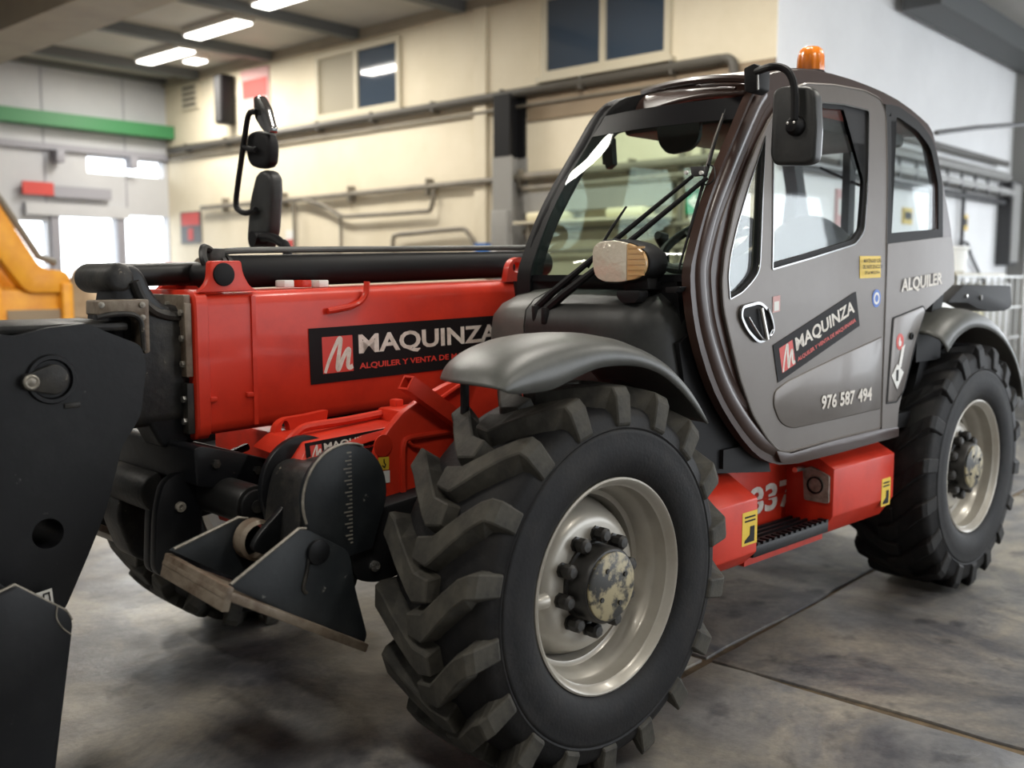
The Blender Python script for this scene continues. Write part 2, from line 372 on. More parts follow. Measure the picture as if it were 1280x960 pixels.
# --- ceiling lamps
def lamp(x, y, lx, ly, power, label, off=''):
    t = empty('ceiling_lamp'+off, (x, y, HC-0.12), room=True, label=label, cat='lamp', group='strip lamps under the hall ceiling')
    box('lamp_housing', (x-lx/2-0.03, x+lx/2+0.03), (y-ly/2-0.03, y+ly/2+0.03), (HC-0.09, HC-0.0), 'whiteplastic', t, bevel=0.01)
    box('diffuser'+off, (x-lx/2, x+lx/2), (y-ly/2, y+ly/2), (HC-0.115, HC-0.088), 'lampglow', t)
    ld = bpy.data.lights.new('lamp_light'+off, 'AREA'); ld.shape = 'RECTANGLE'; ld.size = lx; ld.size_y = ly; ld.energy = power; ld.color = (1.0, 0.95, 0.86)
    lo = bpy.data.objects.new('lamp_light'+off, ld); COL.objects.link(lo); lo.parent = t; lo.location = (0, 0, -0.02)
L1 = 'long bright strip lamp under the dark hall ceiling'
for (x, y) in ((5.5, 11.25), (5.13, 9.22), (4.87, 7.2)): lamp(x, y, 0.24, 1.25, 70, L1)
lamp(5.97, 11.2, 0.22, 0.3, 25, 'short square lamp beside a strip lamp on the hall ceiling')
# the same strip lamps go on under the ceiling outside the picture
L2 = 'strip lamp farther along the hall ceiling, above the machine and the aisle'
for (x, y) in ((4.6, 3.02), (4.6, 0.97), (4.6, -3.13), (1.4, 5.07), (1.4, 3.02), (1.4, -1.08), (1.4, -5.18), (-3.2, 5.07), (-3.2, 0.97), (-3.2, -3.13)): lamp(x, y, 0.24, 1.25, 70, L2, '_offscreen')

# ================================================================ TELEHANDLER
TEL = empty('telehandler', (0, 0, 0), label='red and grey telescopic handler with black boom head on the concrete floor', cat='telehandler')
TEL.rotation_euler = (0, 0, -TH)
ZW, WB = 0.615, 2.796
RT = 0.6155
def rbase(y):
    a = abs(y)
    if a < 0.15: return 0.566-0.35*a*a
    return 0.558-(a-0.15)*0.55
casing = [(0.322, -0.150), (0.330, -0.172), (0.338, -0.186), (0.360, -0.200), (0.400, -0.209), (0.440, -0.210), (0.470, -0.206), (0.478, -0.207), (0.482, -0.203), (0.488, -0.206), (0.494, -0.202),
          (0.515, -0.197), (0.535, -0.186), (0.548, -0.168), (0.557, -0.13), (0.564, -0.07), (0.566, 0.0)]
casing = casing + [(r, -y) for (r, y) in reversed(casing[:-1])]
def lugmesh():
    st_ = [(0.040, -0.004, 0.030, RT, 0.014), (-0.020, -0.004, 0.040, RT, 0.018), (-0.048, 0.020, 0.040, RT, 0.022), (-0.105, 0.074, 0.038, RT, 0.024), (-0.155, 0.120, 0.036, RT-0.002, 0.020),
           (-0.190, 0.142, 0.032, RT-0.004, 0.020), (-0.204, 0.146, 0.034, 0.585, 0.014), (-0.2125, 0.149, 0.036, 0.500, 0.006)]
    vs = []
    for (y, s, hw, rt, fl) in st_:
        rb = min(rbase(y)-0.012, rt-0.02)
        yb = y if abs(y) < 0.19 else y+0.022
        for (ds, r, yy) in ((-hw-fl, rb, yb), (-hw, rt, y), (hw, rt, y), (hw+fl, rb, yb)):
            a = -(s+ds)/0.59
            vs.append((r*math.cos(a), yy, r*math.sin(a)))
    fs = []
    for i in range(len(st_)-1):
        for j in range(3): fs.append((i*4+j, i*4+j+1, i*4+5+j, i*4+4+j))
    n = len(st_)-1
    fs += [(3, 2, 1, 0), (n*4, n*4+1, n*4+2, n*4+3)]
    me = bpy.data.meshes.new('tread_lug'); me.from_pydata(vs, [], fs)
    bm = bmesh.new(); bm.from_mesh(me); bmesh.ops.recalc_face_normals(bm, faces=bm.faces)
    es = [e for e in bm.edges if len(e.link_faces) == 2 and e.calc_face_angle(0) > math.radians(40)]
    bmesh.ops.bevel(bm, geom=es, offset=0.004, segments=1, affect='EDGES'); bm.to_mesh(me); bm.free()
    me.materials.append(M['lug'])
    return me
LUG = lugmesh()
LUGM = LUG.copy()
for v in LUGM.vertices: v.co.y = -v.co.y
LUGM.flip_normals()
def wornmesh(me):
    m = me.copy()
    for v in m.vertices:
        r = math.hypot(v.co.x, v.co.z); k = (min(r, 0.6125) if r > 0.5 else r)/r
        v.co.x *= k; v.co.z *= k
    return m
LUGW = wornmesh(LUG); LUGWM = wornmesh(LUGM)
for m_ in (LUGW, LUGWM): m_.materials.clear(); m_.materials.append(M['rubber'])
def wheel(cx, cy, side, detail, turn=0.0, worn=False):
    c = (cx, cy, ZW); s = 1 if side < 0 else -1
    t = lathe('tyre', [(r+(0.028 if r > 0.50 else 0.0), y) for r, y in casing] if worn else casing, c, 'rubber', TEL, n=96, caps=False, sharp=60, origin=c, label='black lugged tyre')
    N = 18
    for k in range(N):
        for (me, off) in ((LUGW if worn else LUG, 0.0), (LUGWM if worn else LUGM, 0.5)):
            a = 2*PI*(k+off)/N+turn
            o = bpy.data.objects.new('tread_lug', me); COL.objects.link(o); o.parent = t; o.rotation_euler = (0, -a, 0)
    if not detail: n = 48
    else: n = 96
    prof = [(0.318, -0.152), (0.334, -0.178), (0.334, -0.187), (0.328, -0.190), (0.321, -0.186), (0.313, -0.168), (0.305, -0.162), (0.304, -0.125), (0.300, -0.112), (0.288, -0.104), (0.284, -0.070), (0.280, -0.060), (0.264, -0.052), (0.258, -0.020), (0.254, 0.035), (0.272, 0.06), (0.30, 0.12), (0.333, 0.187), (0.318, 0.152), (0.27, 0.09), (0.262, 0.04), (0.268, -0.03), (0.29, -0.09)]
    r = lathe('wheel_rim', [(a, b*s) for a, b in prof], c, 'rim', TEL, n=n, caps=False, sharp=50, origin=c)
    lathe('wheel_disc', [(a, b*s) for a, b in [(0.257, 0.012), (0.254, -0.010), (0.246, -0.030), (0.232, -0.062), (0.214, -0.088), (0.198, -0.100), (0.182, -0.104), (0.1, -0.104), (0.0, -0.104), (0.0, -0.085), (0.18, -0.085), (0.22, -0.05), (0.25, 0.02)]], c, 'rim', r, n=n, sharp=50)
    h = lathe('hub', [(a, b*s) for a, b in [(0.128, -0.100), (0.128, -0.112), (0.120, -0.116), (0.118, -0.172), (0.112, -0.180), (0.098, -0.183), (0.0, -0.183)]], c, 'hub', TEL, n=48, origin=c)
    lathe('hub_cap', [(a, b*s) for a, b in [(0.106, -0.181), (0.106, -0.188), (0.098, -0.193), (0.0, -0.194)]], c, 'hubcap', h, n=40)
    for k in range(10):
        a = 2*PI*k/10+0.2
        nc = (cx+0.148*math.cos(a), cy, ZW+0.148*math.sin(a))
        lathe('lug_nut', [(q, b*s) for q, b in [(0.024, -0.103), (0.024, -0.110), (0.017, -0.112), (0.016, -0.122), (0.024, -0.124), (0.024, -0.146), (0.016, -0.154), (0.0, -0.155)]], nc, 'hub', h, n=8)
    if detail:
        for k in range(4):
            a = 2*PI*k/4+0.5
            nc = (cx+0.062*math.cos(a), cy, ZW+0.062*math.sin(a))
            lathe('cap_bolt', [(0.008, -0.193), (0.008, -0.198), (0, -0.198)], nc, 'hub', h, n=6)
    a = 3.15
    v0 = (cx+0.290*math.cos(a), cy-0.125*s, ZW+0.290*math.sin(a)); v1 = (cx+0.232*math.cos(a), cy-0.135*s, ZW+0.232*math.sin(a))
    rod('valve_guard', v0, v1, 0.023, 'rim', r, n=14, bevel=0.006)
    return t
CY = 0.983
wheel(0, -CY, -1, True, 0.03)
wheel(WB, -CY, -1, True, 0.11, True)
wheel(0, CY, 1, False, 0.05)
wheel(WB, CY, 1, False, 0.02, True)

# ================================================================ CAB
def ycab(z): return -1.10 if z < 1.45 else -1.10+0.075*((z-1.45)/0.9)**1.25
def cabpanel(name, outline, off, thick, mt, parent=TEL, holes=(), bevel=0.0, mirror=None, **k):
    """side panel of the cab: an (x, z) outline laid on the slightly leaning cab side; off > 0 stands proud"""
    vs, fs = prism_data(outline, holes, 0.0, thick)
    if not holes:
        m = len(outline); fs = [tuple(range(m)), tuple(range(2*m-1, m-1, -1))]+[f for f in fs if len(f) == 4 and min(f) < m <= max(f)]
    me = bpy.data.meshes.new('t'); me.from_pydata(vs, [], fs); bm = bmesh.new(); bm.from_mesh(me); bpy.data.meshes.remove(me)
    bmesh.ops.recalc_face_normals(bm, faces=bm.faces)
    if bevel:
        es = [e for e in bm.edges if len(e.link_faces) == 2 and e.calc_face_angle(0) > math.radians(50)]
        bmesh.ops.bevel(bm, geom=es, offset=bevel, segments=2, profile=0.5, affect='EDGES', clamp_overlap=True)
    z = 1.45
    while z < 2.4:
        bmesh.ops.bisect_plane(bm, geom=bm.verts[:]+bm.edges[:]+bm.faces[:], plane_co=(0, 0, z), plane_no=(0, 0, 1)); z += 0.13
    for v in bm.verts:
        y = ycab(v.co.z)-off+v.co.y
        v.co.y = y if mirror is None else mirror-(y+1.1)*1.0
    bm.verts.index_update()
    vs = [tuple(v.co) for v in bm.verts]; fs = [tuple(v.index for v in f.verts) for f in bm.faces]; bm.free()
    return build(name, vs, fs, mt, parent, **k)

# outlines measured on the cab side (x, z)
door_o = fillet([(1.004, 2.123), (1.102, 2.205), (1.183, 2.260), (1.275, 2.290), (1.509, 2.315), (1.766, 2.326), (1.906, 2.310), (1.951, 2.254), (1.935, 2.020), (1.895, 1.685), (1.874, 1.467), (1.876, 1.160), (1.879, 0.897), (1.438, 0.894), (1.099, 0.886), (1.029, 0.904), (0.954, 0.958), (0.852, 1.057), (0.766, 1.192), (0.694, 1.344), (0.653, 1.442), (0.646, 1.533), (0.671, 1.636), (0.748, 1.805), (0.836, 1.936), (0.919, 2.034)], 0.03)
frame_o = spl([(0.905, 2.198), (0.851, 2.132), (0.798, 2.065), (0.680, 1.919), (0.582, 1.777), (0.507, 1.633), (0.479, 1.554), (0.489, 1.434), (0.540, 1.297), (0.626, 1.154), (0.739, 1.031), (0.874, 0.919), (0.998, 0.859), (1.161, 0.831), (1.509, 0.833), (2.052, 0.839), (2.056, 0.882), (2.057, 0.962), (2.113, 1.098), (2.205, 1.267), (2.273, 1.386), (2.606, 1.512), (2.620, 1.615), (2.618, 1.730), (2.591, 1.843), (2.515, 2.064), (2.454, 2.223), (2.340, 2.277), (2.100, 2.331), (1.824, 2.357), (1.515, 2.363), (1.263, 2.343), (1.057, 2.299), (0.970, 2.255)], 2)
rear_win = fillet([(1.978, 2.285), (2.095, 2.288), (2.277, 2.248), (2.421, 2.175), (2.488, 1.992), (2.445, 1.740), (1.915, 1.697)], [0.02, 0.03, 0.06, 0.06, 0.05, 0.02, 0.02])
quarter = fillet([(0.964, 2.061), (0.928, 1.857), (0.886, 1.575), (0.842, 1.537), (0.768, 1.495), (0.688, 1.471), (0.681, 1.554), (0.700, 1.629), (0.747, 1.727), (0.835, 1.874)], [0.0, 0.0, 0.03, 0.03, 0.02, 0.008, 0.02, 0.03, 0.03, 0.03])
main_win = fillet([(1.016, 2.087), (1.081, 2.173), (1.248, 2.214), (1.403, 2.236), (1.567, 2.249), (1.795, 2.250), (1.742, 1.906), (1.698, 1.738), (1.618, 1.683), (1.251, 1.620), (0.967, 1.575)], [0.02, 0.03, 0.03, 0.02, 0.02, 0.02, 0.04, 0.03, 0.03, 0.01, 0.012])
frame = cabpanel('cab_frame', frame_o, -0.012, 0.10, 'brown', bevel=0.028, holes=[], sharp=50) if False else None
# the ring: outer frame with one opening for door and rear window
ring_hole = fillet([(1.003, 2.117), (1.101, 2.199), (1.182, 2.254), (1.274, 2.284), (1.508, 2.309), (1.765, 2.319), (1.957, 2.299), (2.093, 2.277), (2.267, 2.236), (2.403, 2.166), (2.470, 1.990), (2.426, 1.725), (1.912, 1.453), (1.874, 0.912), (1.437, 0.907), (1.098, 0.898), (1.029, 0.916), (0.965, 0.963), (0.862, 1.059), (0.776, 1.191), (0.703, 1.343), (0.663, 1.442), (0.656, 1.533), (0.681, 1.637), (0.758, 1.805), (0.846, 1.937), (0.930, 2.035)], 0.02)
def ring(name, yo, yi, mt, rnd=0.022):
    """pillar ring with rounded outer edge, as a strip swept along frame_o and ring_hole"""
    vs, fs = prism_data(frame_o, [ring_hole], 0.0, 1.0)
    return vs, fs
cf = cabpanel('cab_frame', frame_o, 0.0, 0.035, 'brown', holes=[ring_hole], sharp=40, label='glossy dark brown cab pillar frame')
# rounded outer bead that gives the pillar its gloss line
def along(pts, off, y2=None): return [(p[0], (ycab(p[1])-off) if y2 is None else y2, p[1]) for p in pts]
pil = spl([(0.970, 2.255), (0.905, 2.195), (0.798, 2.065), (0.685, 1.919), (0.587, 1.778), (0.516, 1.634), (0.497, 1.540), (0.513, 1.420), (0.563, 1.296), (0.650, 1.152), (0.759, 1.034), (0.895, 0.926), (1.014, 0.872)], 4, closed=False)
rows = []
for i, p in enumerate(pil):
    q = pil[min(i+1, len(pil)-1)]; o = pil[max(i-1, 0)]
    t = Vector((q[0]-o[0], q[1]-o[1])).normalized(); nx, nz = t.y, -t.x      # towards the door
    if nx < 0: nx, nz = -nx, -nz
    w = 0.10
    rows.append([(p[0]+nx*a, ycab(p[1])-b, p[1]+nz*a) for (a, b) in ((0.020, -0.040), (0.004, -0.026), (0.000, -0.010), (0.014, 0.006), (0.036, 0.013), (0.058, 0.010), (0.072, 0.001), (0.078, 0.001), (0.090, 0.008), (0.098, -0.004), (0.098, -0.040))])
loft('pillar_cover', rows, 'brown', cf, close_u=True, caps=True, sharp=60)

door = cabpanel('door', door_o, 0.012, 0.035, 'cab', holes=[quarter, main_win], label='grey metallic cab door with two windows')
tube('door_edge', [(x, ycab(z)-0.010, z) for x, z in door_o+door_o[:1]], 0.0055, 'cab', door, n=6)
cabpanel('door_glass', main_win, -0.004, 0.006, 'glass_side', door)
cabpanel('quarter_glass', quarter, -0.004, 0.006, 'glass_side', door)
def seal(name, outline, w, off, mt, parent):
    """thin raised frame around an opening"""
    N = len(outline); cx = sum(p[0] for p in outline)/N; cz = sum(p[1] for p in outline)/N
    ins = []
    for i in range(N):
        a, b, c = Vector(outline[i-1]), Vector(outline[i]), Vector(outline[(i+1) % N])
        t = (c-a)
        if t.length < 1e-6: t = Vector((1, 0))
        t.normalize(); n = Vector((-t.y, t.x))
        if (Vector((cx, cz))-b).dot(n) < 0: n = -n
        ins.append(tuple(b+n*w))
    return cabpanel(name, outline, off, 0.014, mt, parent, holes=[ins])
seal('window_seal', main_win, 0.022, 0.004, 'blk', door)
seal('window_trim', main_win, 0.006, 0.0155, 'chrome', door)
seal('window_seal', quarter, 0.012, 0.004, 'blk', door)
seal('window_trim', quarter, 0.004, 0.0155, 'chrome', door)
# dark tinted upper part of the door glass
# rear side panel
rear_o = fillet([(1.915, 1.694), (2.445, 1.736), (2.592, 1.744), (2.613, 1.654), (2.611, 1.524), (2.280, 1.400), (2.200, 1.268), (2.109, 1.098), (2.053, 0.962), (2.048, 0.883), (1.895, 0.888), (1.891, 1.159), (1.889, 1.467)], [0.005, 0.005, 0.02, 0.03, 0.02, 0.03, 0.03, 0.03, 0.02, 0.006, 0.006, 0.02, 0.02])
rear = cabpanel('rear_side_panel', rear_o, 0.010, 0.035, 'cab')
rearg = cabpanel('rear_side_glass', rear_win, -0.002, 0.006, 'glass_side', label='curved rear side window with black border')
seal('glass_border', fillet([(1.968, 2.297), (2.097, 2.302), (2.295, 2.261), (2.449, 2.185), (2.524, 1.994), (2.498, 1.730), (1.903, 1.687)], [0.02, 0.03, 0.06, 0.06, 0.05, 0.02, 0.02]), 0.05, 0.006, 'blk', rearg)
# door crease, pressed panel, sill
sill = cabpanel('sill', fillet([(1.018, 0.902), (1.129, 0.879), (1.439, 0.890), (1.875, 0.894), (2.051, 0.886), (2.055, 0.842), (1.509, 0.833), (1.173, 0.833), (1.055, 0.851)], 0.012), 0.016, 0.06, 'brown', bevel=0.008)
hp = fillet([(1.965, 1.372), (2.253, 1.419), (2.280, 1.400), (2.185, 1.250), (2.089, 1.049), (2.021, 1.004), (1.935, 1.005)], 0.012)
hatch = cabpanel('fuel_hatch', hp, 0.014, 0.012, 'cab', rear, bevel=0.003)
seal('hatch_gap', fillet([(1.953, 1.376), (2.261, 1.424), (2.288, 1.404), (2.198, 1.250), (2.097, 1.045), (2.030, 0.996), (1.924, 0.998)], 0.012), 0.006, 0.0125, 'blk', rear)
hc = (2.140, 1.288)
lathe('hatch_lock', [(0.016, 0), (0.016, -0.008), (0.010, -0.010), (0.009, -0.004), (0, -0.004)], (hc[0], ycab(hc[1])-0.012, hc[1]), 'blk', rear, n=20)
# pressed relief in the door: a low pad with soft edge
pad = fillet([(1.857, 1.299), (1.864, 1.126), (1.860, 0.983), (1.466, 0.976), (1.123, 0.973), (1.035, 1.007), (0.986, 1.081), (0.995, 1.131), (1.084, 1.161), (1.449, 1.229)], [0.01, 0.05, 0.01, 0.02, 0.05, 0.05, 0.05, 0.05, 0.03, 0.03])
cabpanel('door_pressing', pad, 0.0165, 0.010, 'cab', door, bevel=0.0044, sharp=70)
# door handle recess with lever
hd = fillet([(0.752, 1.450), (0.871, 1.466), (0.947, 1.423), (0.973, 1.358), (0.899, 1.314), (0.856, 1.316), (0.787, 1.359), (0.744, 1.411)], 0.03)
h = cabpanel('door_handle', hd, 0.018, 0.012, 'blk', door, bevel=0.004)
seal('handle_bezel', hd, 0.010, 0.024, 'chrome', door)
def P(px): return (px[0], ycab(px[1]), px[1])
a, b = (0.866, 1.440), (0.903, 1.326)
rod('handle_lever', (a[0], ycab(a[1])-0.028, a[1]), (b[0], ycab(b[1])-0.034, b[1]), 0.008, 'shiny', door, n=10)
a = (0.789, 1.410); b = (0.882, 1.327); c = (0.951, 1.359); d = (0.920, 1.436)
tube('handle_lip', spl3([(a[0], -1.125, a[1]), (b[0], -1.132, b[1]), (c[0], -1.130, c[1]), (d[0], -1.125, d[1])]), 0.004, 'chrome', door, n=8)

# --- far side of the cab (towards the boom) : same ring, dark
YF = -0.275
far_hole = fillet([(1.009, 2.124), (1.162, 2.230), (1.284, 2.270), (1.507, 2.299), (1.764, 2.312), (1.927, 2.299), (2.092, 2.270), (2.266, 2.229), (2.402, 2.159), (2.452, 1.989), (2.401, 1.739), (1.898, 1.670), (1.376, 1.621), (0.966, 1.555), (0.722, 1.479), (0.690, 1.535), (0.700, 1.629), (0.752, 1.791), (0.856, 1.932)], 0.03) if False else fillet([(1.001, 2.152), (1.162, 2.236), (1.285, 2.273), (1.508, 2.302), (1.765, 2.316), (1.927, 2.302), (2.093, 2.274), (2.266, 2.233), (2.402, 2.162), (2.461, 1.990), (2.418, 1.732), (1.897, 1.656), (1.374, 1.603), (0.966, 1.555), (0.724, 1.524), (0.555, 1.522), (0.548, 1.554), (0.566, 1.635), (0.639, 1.780), (0.734, 1.923), (0.855, 2.070)], 0.03)
inner = lambda p: p
fo = [p for p in frame_o]
vs, fs = prism_data(fo, [far_hole], YF, YF-0.07)
fs2 = build('cab_frame_inner_side', vs, fs, 'blk', TEL, sharp=40)
vs, fs = prism_data(far_hole, [], YF-0.03, YF-0.036)
build('inner_side_glass', vs, fs, 'glass_in', fs2)
# outer bead of the far pillar
rows = []
for i, p in enumerate(pil[:-14]):
    q = pil[min(i+1, len(pil)-1)]; o = pil[max(i-1, 0)]
    t = Vector((q[0]-o[0], q[1]-o[1])).normalized(); nx, nz = t.y, -t.x
    if nx < 0: nx, nz = -nx, -nz
    rows.append([(p[0]+nx*a, YF+b, p[1]+nz*a) for (a, b) in ((0.0, -0.06), (-0.006, -0.03), (0.0, 0.0), (0.02, 0.012), (0.05, 0.012), (0.06, 0.0), (0.06, -0.06))])
loft('pillar_cover', rows, 'print_black', fs2, close_u=True, caps=True, sharp=60)

# --- windscreen: curved sheet between the two front pillars
ap = spl([(0.922, 2.206), (0.862, 2.136), (0.803, 2.065), (0.685, 1.919), (0.591, 1.778), (0.520, 1.634), (0.492, 1.535)], 3, closed=False)
def wrow(p, k=13, inset=0.0, push=0.0):
    y0, y1 = ycab(p[1])+0.02, YF+0.01
    r = []
    for j in range(k):
        t = j/(k-1); bul = 0.055*math.sin(PI*t)
        r.append((p[0]+0.012-bul-push, y0+(y1-y0)*t, p[1]))
    return r
ws = loft('windscreen', [wrow(p) for p in ap], 'glass', TEL, sharp=80, label='curved green tinted windscreen')
# black printed border at the top and the sides, roof lining behind
top = [p for p in ap if p[1] > 2.115]
loft('screen_header', [wrow(p, push=0.002) for p in top], 'print_black', ws, sharp=80)
def wcol(j0, j1, push):
    rows = []
    for p in ap:
        r = wrow(p, 41, push=push); rows.append(r[j0:j1])
    return rows
loft('screen_border', wcol(39, 41, 0.001), 'print_black', ws, sharp=80)
loft('screen_border', wcol(0, 2, 0.001), 'print_black', ws, sharp=80)
low = [p for p in ap if p[1] < 1.58]
loft('screen_border', [wrow(p, 13, push=0.002) for p in low[-2:]], 'print_black', ws, sharp=80)

# --- roof
ro = spl([(0.922, 2.211), (0.970, 2.255), (1.056, 2.296), (1.263, 2.342), (1.515, 2.362), (1.824, 2.355), (2.100, 2.327), (2.339, 2.273), (2.436, 2.221)], 3, closed=False)
rows = []
for p in ro:
    y0, y1 = ycab(p[1])+0.03, YF-0.01; r = []
    for j in range(13):
        t = j/12; r.append((p[0]+(0.26*t**1.4*max(0, (1.25-p[0])/0.4) if p[0] < 1.25 else 0.0), y0+(y1-y0)*t, p[1]+0.022*math.sin(PI*t)-0.004))
    rows.append(r)
roof = loft('roof', rows, 'brown', TEL, thick=0.03, sharp=60)
box('roof_lining', (1.05, 2.25), (-1.0, -0.33), (2.14, 2.20), 'blk', TEL, bevel=0.02)
# front roof gutter rail
gr = [(0.93+0.30*(j/12)**1.4, -1.02+(YF+1.0)*j/12, 2.262+0.085*(j/12)**0.8+0.008*math.sin(PI*j/12)) for j in range(13)]
tube('roof_front_rail', gr, 0.016, 'brown', roof, n=8)
tube('roof_highlight_strip', [(p[0]-0.012, p[1], p[2]-0.040) for p in gr[1:-2]], 0.008, 'brown', roof, n=8)  # added strip tracing a reflected highlight, kept in the roof colour
# rear frame and window
rr = spl([(2.436, 2.221), (2.515, 2.064), (2.591, 1.843), (2.618, 1.730), (2.611, 1.524)], 2, closed=False)
rows = [[(p[0]-0.01, ycab(p[1])+0.03+(YF-0.03-ycab(p[1])-0.03)*j/8, p[1]) for j in range(9)] for p in rr]
rg = loft('rear_glass', rows[:7], 'glass_in', TEL, sharp=80)
loft('rear_panel', rows[6:], 'brown', TEL, thick=0.02, sharp=80)
box('rear_post', (2.40, 2.46), (-0.66, -0.62), (1.72, 2.2), 'blk', rg)
# floor pan and firewall keep the cab closed from below
box('cab_floor', (0.75, 2.3), (-1.06, -0.25), (0.86, 0.93), 'blk', TEL)
prism('firewall', [(0.492, 1.535), (0.513, 1.420), (0.563, 1.296), (0.650, 1.152), (0.759, 1.034), (0.895, 0.926), (0.986, 0.869), (1.071, 0.874), (0.925, 0.997), (0.812, 1.139), (0.679, 1.290), (0.616, 1.417), (0.603, 1.535)], -1.03, -0.24, 'blk', TEL)
prism('bulkhead', [(2.28, 0.9), (2.36, 0.9), (2.62, 1.42), (2.66, 1.62), (2.56, 1.62), (2.52, 1.44)], -1.05, -0.24, 'blk', TEL)

# --- interior: seat, wheel, console, visor
seat = box('seat', (1.40, 1.90), (-0.90, -0.42), (1.18, 1.32), 'cloth', TEL, bevel=0.05, seg=3)
bk = fillet([(1.72, 1.25), (1.88, 1.25), (1.97, 1.80), (1.93, 1.84), (1.86, 1.82)], 0.05)
def seatback():
    rows = []
    for i in range(15):
        t = i/14; y = -0.92+0.52*t; s = math.sin(PI*min(max(t, 0.0), 1.0))**0.35 if 0 < t < 1 else 0.35
        top_ = 1.52+0.32*s; rows.append([(1.86, y, 1.25), (1.92+0.02*s, y, 1.50), (1.96, y, top_-0.05), (2.00, y, top_), (2.06, y, top_-0.02), (2.08, y, 1.55), (2.02, y, 1.25)])
    return loft('seat_backrest', rows, 'cloth', TEL, close_u=True, caps=True, sharp=60)
seatback()
box('seat_base', (1.45, 1.85), (-0.85, -0.47), (0.93, 1.18), 'blk', TEL, bevel=0.02)
dash = prism('dashboard', [(0.62, 1.30), (0.62, 1.50), (0.80, 1.54), (0.98, 1.50), (1.0, 1.36), (0.9, 1.0), (0.75, 0.95)], -1.0, -0.3, 'blk', TEL, bevel=0.03)
col = (1.056, 1.641)
sc = Vector((1.0, -0.80, 1.68)); ax = Vector((-0.55, 0.0, 0.83)).normalized()
u = Vector((0, 1, 0)); w = ax.cross(u)
sw = tube('steering_wheel', [sc+0.185*(math.cos(2*PI*i/36)*u+math.sin(2*PI*i/36)*w) for i in range(37)], 0.018, 'blk', TEL, n=10)
for k in range(3):
    a = PI/2+k*2*PI/3
    rod('wheel_spoke', sc, sc+0.18*(math.cos(a)*u+math.sin(a)*w), 0.014, 'blk', sw, n=8)
rod('steering_column', sc-ax*0.02, sc-ax*0.30, 0.045, 'blk', sw, n=14)
kn = sc+0.13*(math.cos(-2.6)*u+math.sin(-2.6)*w)
lathe('steering_knob', [(0.0, 0.07), (0.02, 0.066), (0.028, 0.05), (0.022, 0.03), (0.01, 0.02), (0.01, 0.0)], kn, 'blk', sw, n=14, axis='z')
# side console with joystick near the door
con = prism('side_console', fillet([(1.08, 1.25), (1.12, 1.52), (1.20, 1.60), (1.34, 1.52), (1.42, 1.25)], 0.05), -0.52, -0.33, 'plastic_grey', TEL, bevel=0.02)
tube('joystick', [(1.25, -0.42, 1.5), (1.24, -0.42, 1.66), (1.21, -0.42, 1.72), (1.18, -0.42, 1.73)], [0.012, 0.016, 0.032, 0.018], 'blk', con, n=12)
vis = prism('sun_visor', fillet([(-0.73, 2.19), (-0.73, 2.09), (-0.69, 2.05), (-0.58, 2.04), (-0.53, 2.09), (-0.52, 2.19)], 0.03), 1.03, 1.05, 'blk', TEL, axis='x')
mb = prism('interior_mirror', fillet([(-0.335, 2.02), (-0.30, 2.00), (-0.29, 2.03), (-0.28, 2.02), (-0.27, 2.13), (-0.325, 2.13)], 0.006), 0.98, 1.01, 'blk', TEL, axis='x')
tube('mirror_arm', spl3([(1.0, -0.30, 2.12), (1.0, -0.34, 2.15), (1.02, -0.38, 2.16)]), 0.008, 'blk', mb, n=8)
# rear wiper and rear work lamp housing
tube('rear_wiper', [(2.40, -0.50, 2.10), (2.42, -0.66, 2.02), (2.44, -0.86, 1.93)], 0.008, 'blk', TEL, n=6)

# ================================================================ CHASSIS, FENDERS, COWL
# main frame rails and axles
fr = box('chassis_frame', (-0.05, 3.25), (-0.42, 0.42), (0.55, 0.95), 'red_dirty', TEL, bevel=0.015)
box('dark_gap_block', (-0.32, 0.6), (-0.28, 0.42), (0.9, 1.035), 'blk', TEL, bevel=0.02)  # added black block that darkens the open gap under the boom
rod('front_axle', (0, -0.80, ZW), (0, 0.80, ZW), 0.11, 'blk', TEL, n=20)
rod('rear_axle', (WB, -0.80, ZW), (WB, 0.80, ZW), 0.11, 'blk', TEL, n=20)
box('engine_cover', (0.75, 2.7), (0.42, 1.12), (0.62, 1.30), 'red', TEL, bevel=0.06)
box('rear_counterweight', (3.05, 3.45), (-0.8, 0.9), (0.55, 1.15), 'blk', TEL, bevel=0.06)

# ---- side step between the wheels
YS = -1.10
# front box
f = build('step_front_box', [(0.62, YS, 0.80), (0.80, YS, 0.735), (0.80, YS, 0.515), (0.62, YS, 0.50), (0.62, -0.62, 0.80), (0.80, -0.62, 0.80), (0.80, -0.62, 0.515), (0.62, -0.62, 0.50)],
          [(0, 1, 2, 3), (4, 5, 6, 7), (0, 1, 5, 4), (3, 2, 6, 7), (0, 3, 7, 4), (1, 2, 6, 5)], 'red', None) if False else None
def stepbox(name, x0, x1, ztop, zch, zlo, ybot):
    """box whose upper outer edge is chamfered and whose lower outer edge tucks in"""
    sec = [(YS+0.13, ztop), (YS, zch), (YS, zlo), (YS+0.06, ybot), (-0.5, ybot), (-0.5, ztop)]
    return prism(name, sec, x0, x1, 'red', TEL, axis='x', bevel=0.006)
fa = [(0.622, 0.865), (0.741, 0.851), (0.834, 0.740), (0.937, 0.743), (0.946, 0.555), (0.634, 0.509), (0.936, 0.514)]
fb = stepbox('step_front_box', 0.60, 0.925, 0.81, 0.735, 0.53, 0.47)
rb = stepbox('step_rear_box', 1.50, 2.055, 0.835, 0.765, 0.565, 0.475)
box('step_back_panel', (0.92, 1.51), (-0.88, -0.84), (0.47, 0.84), 'red', TEL)
box('step_floor', (0.92, 1.51), (YS+0.05, -0.84), (0.462, 0.492), 'red_dirty', TEL)
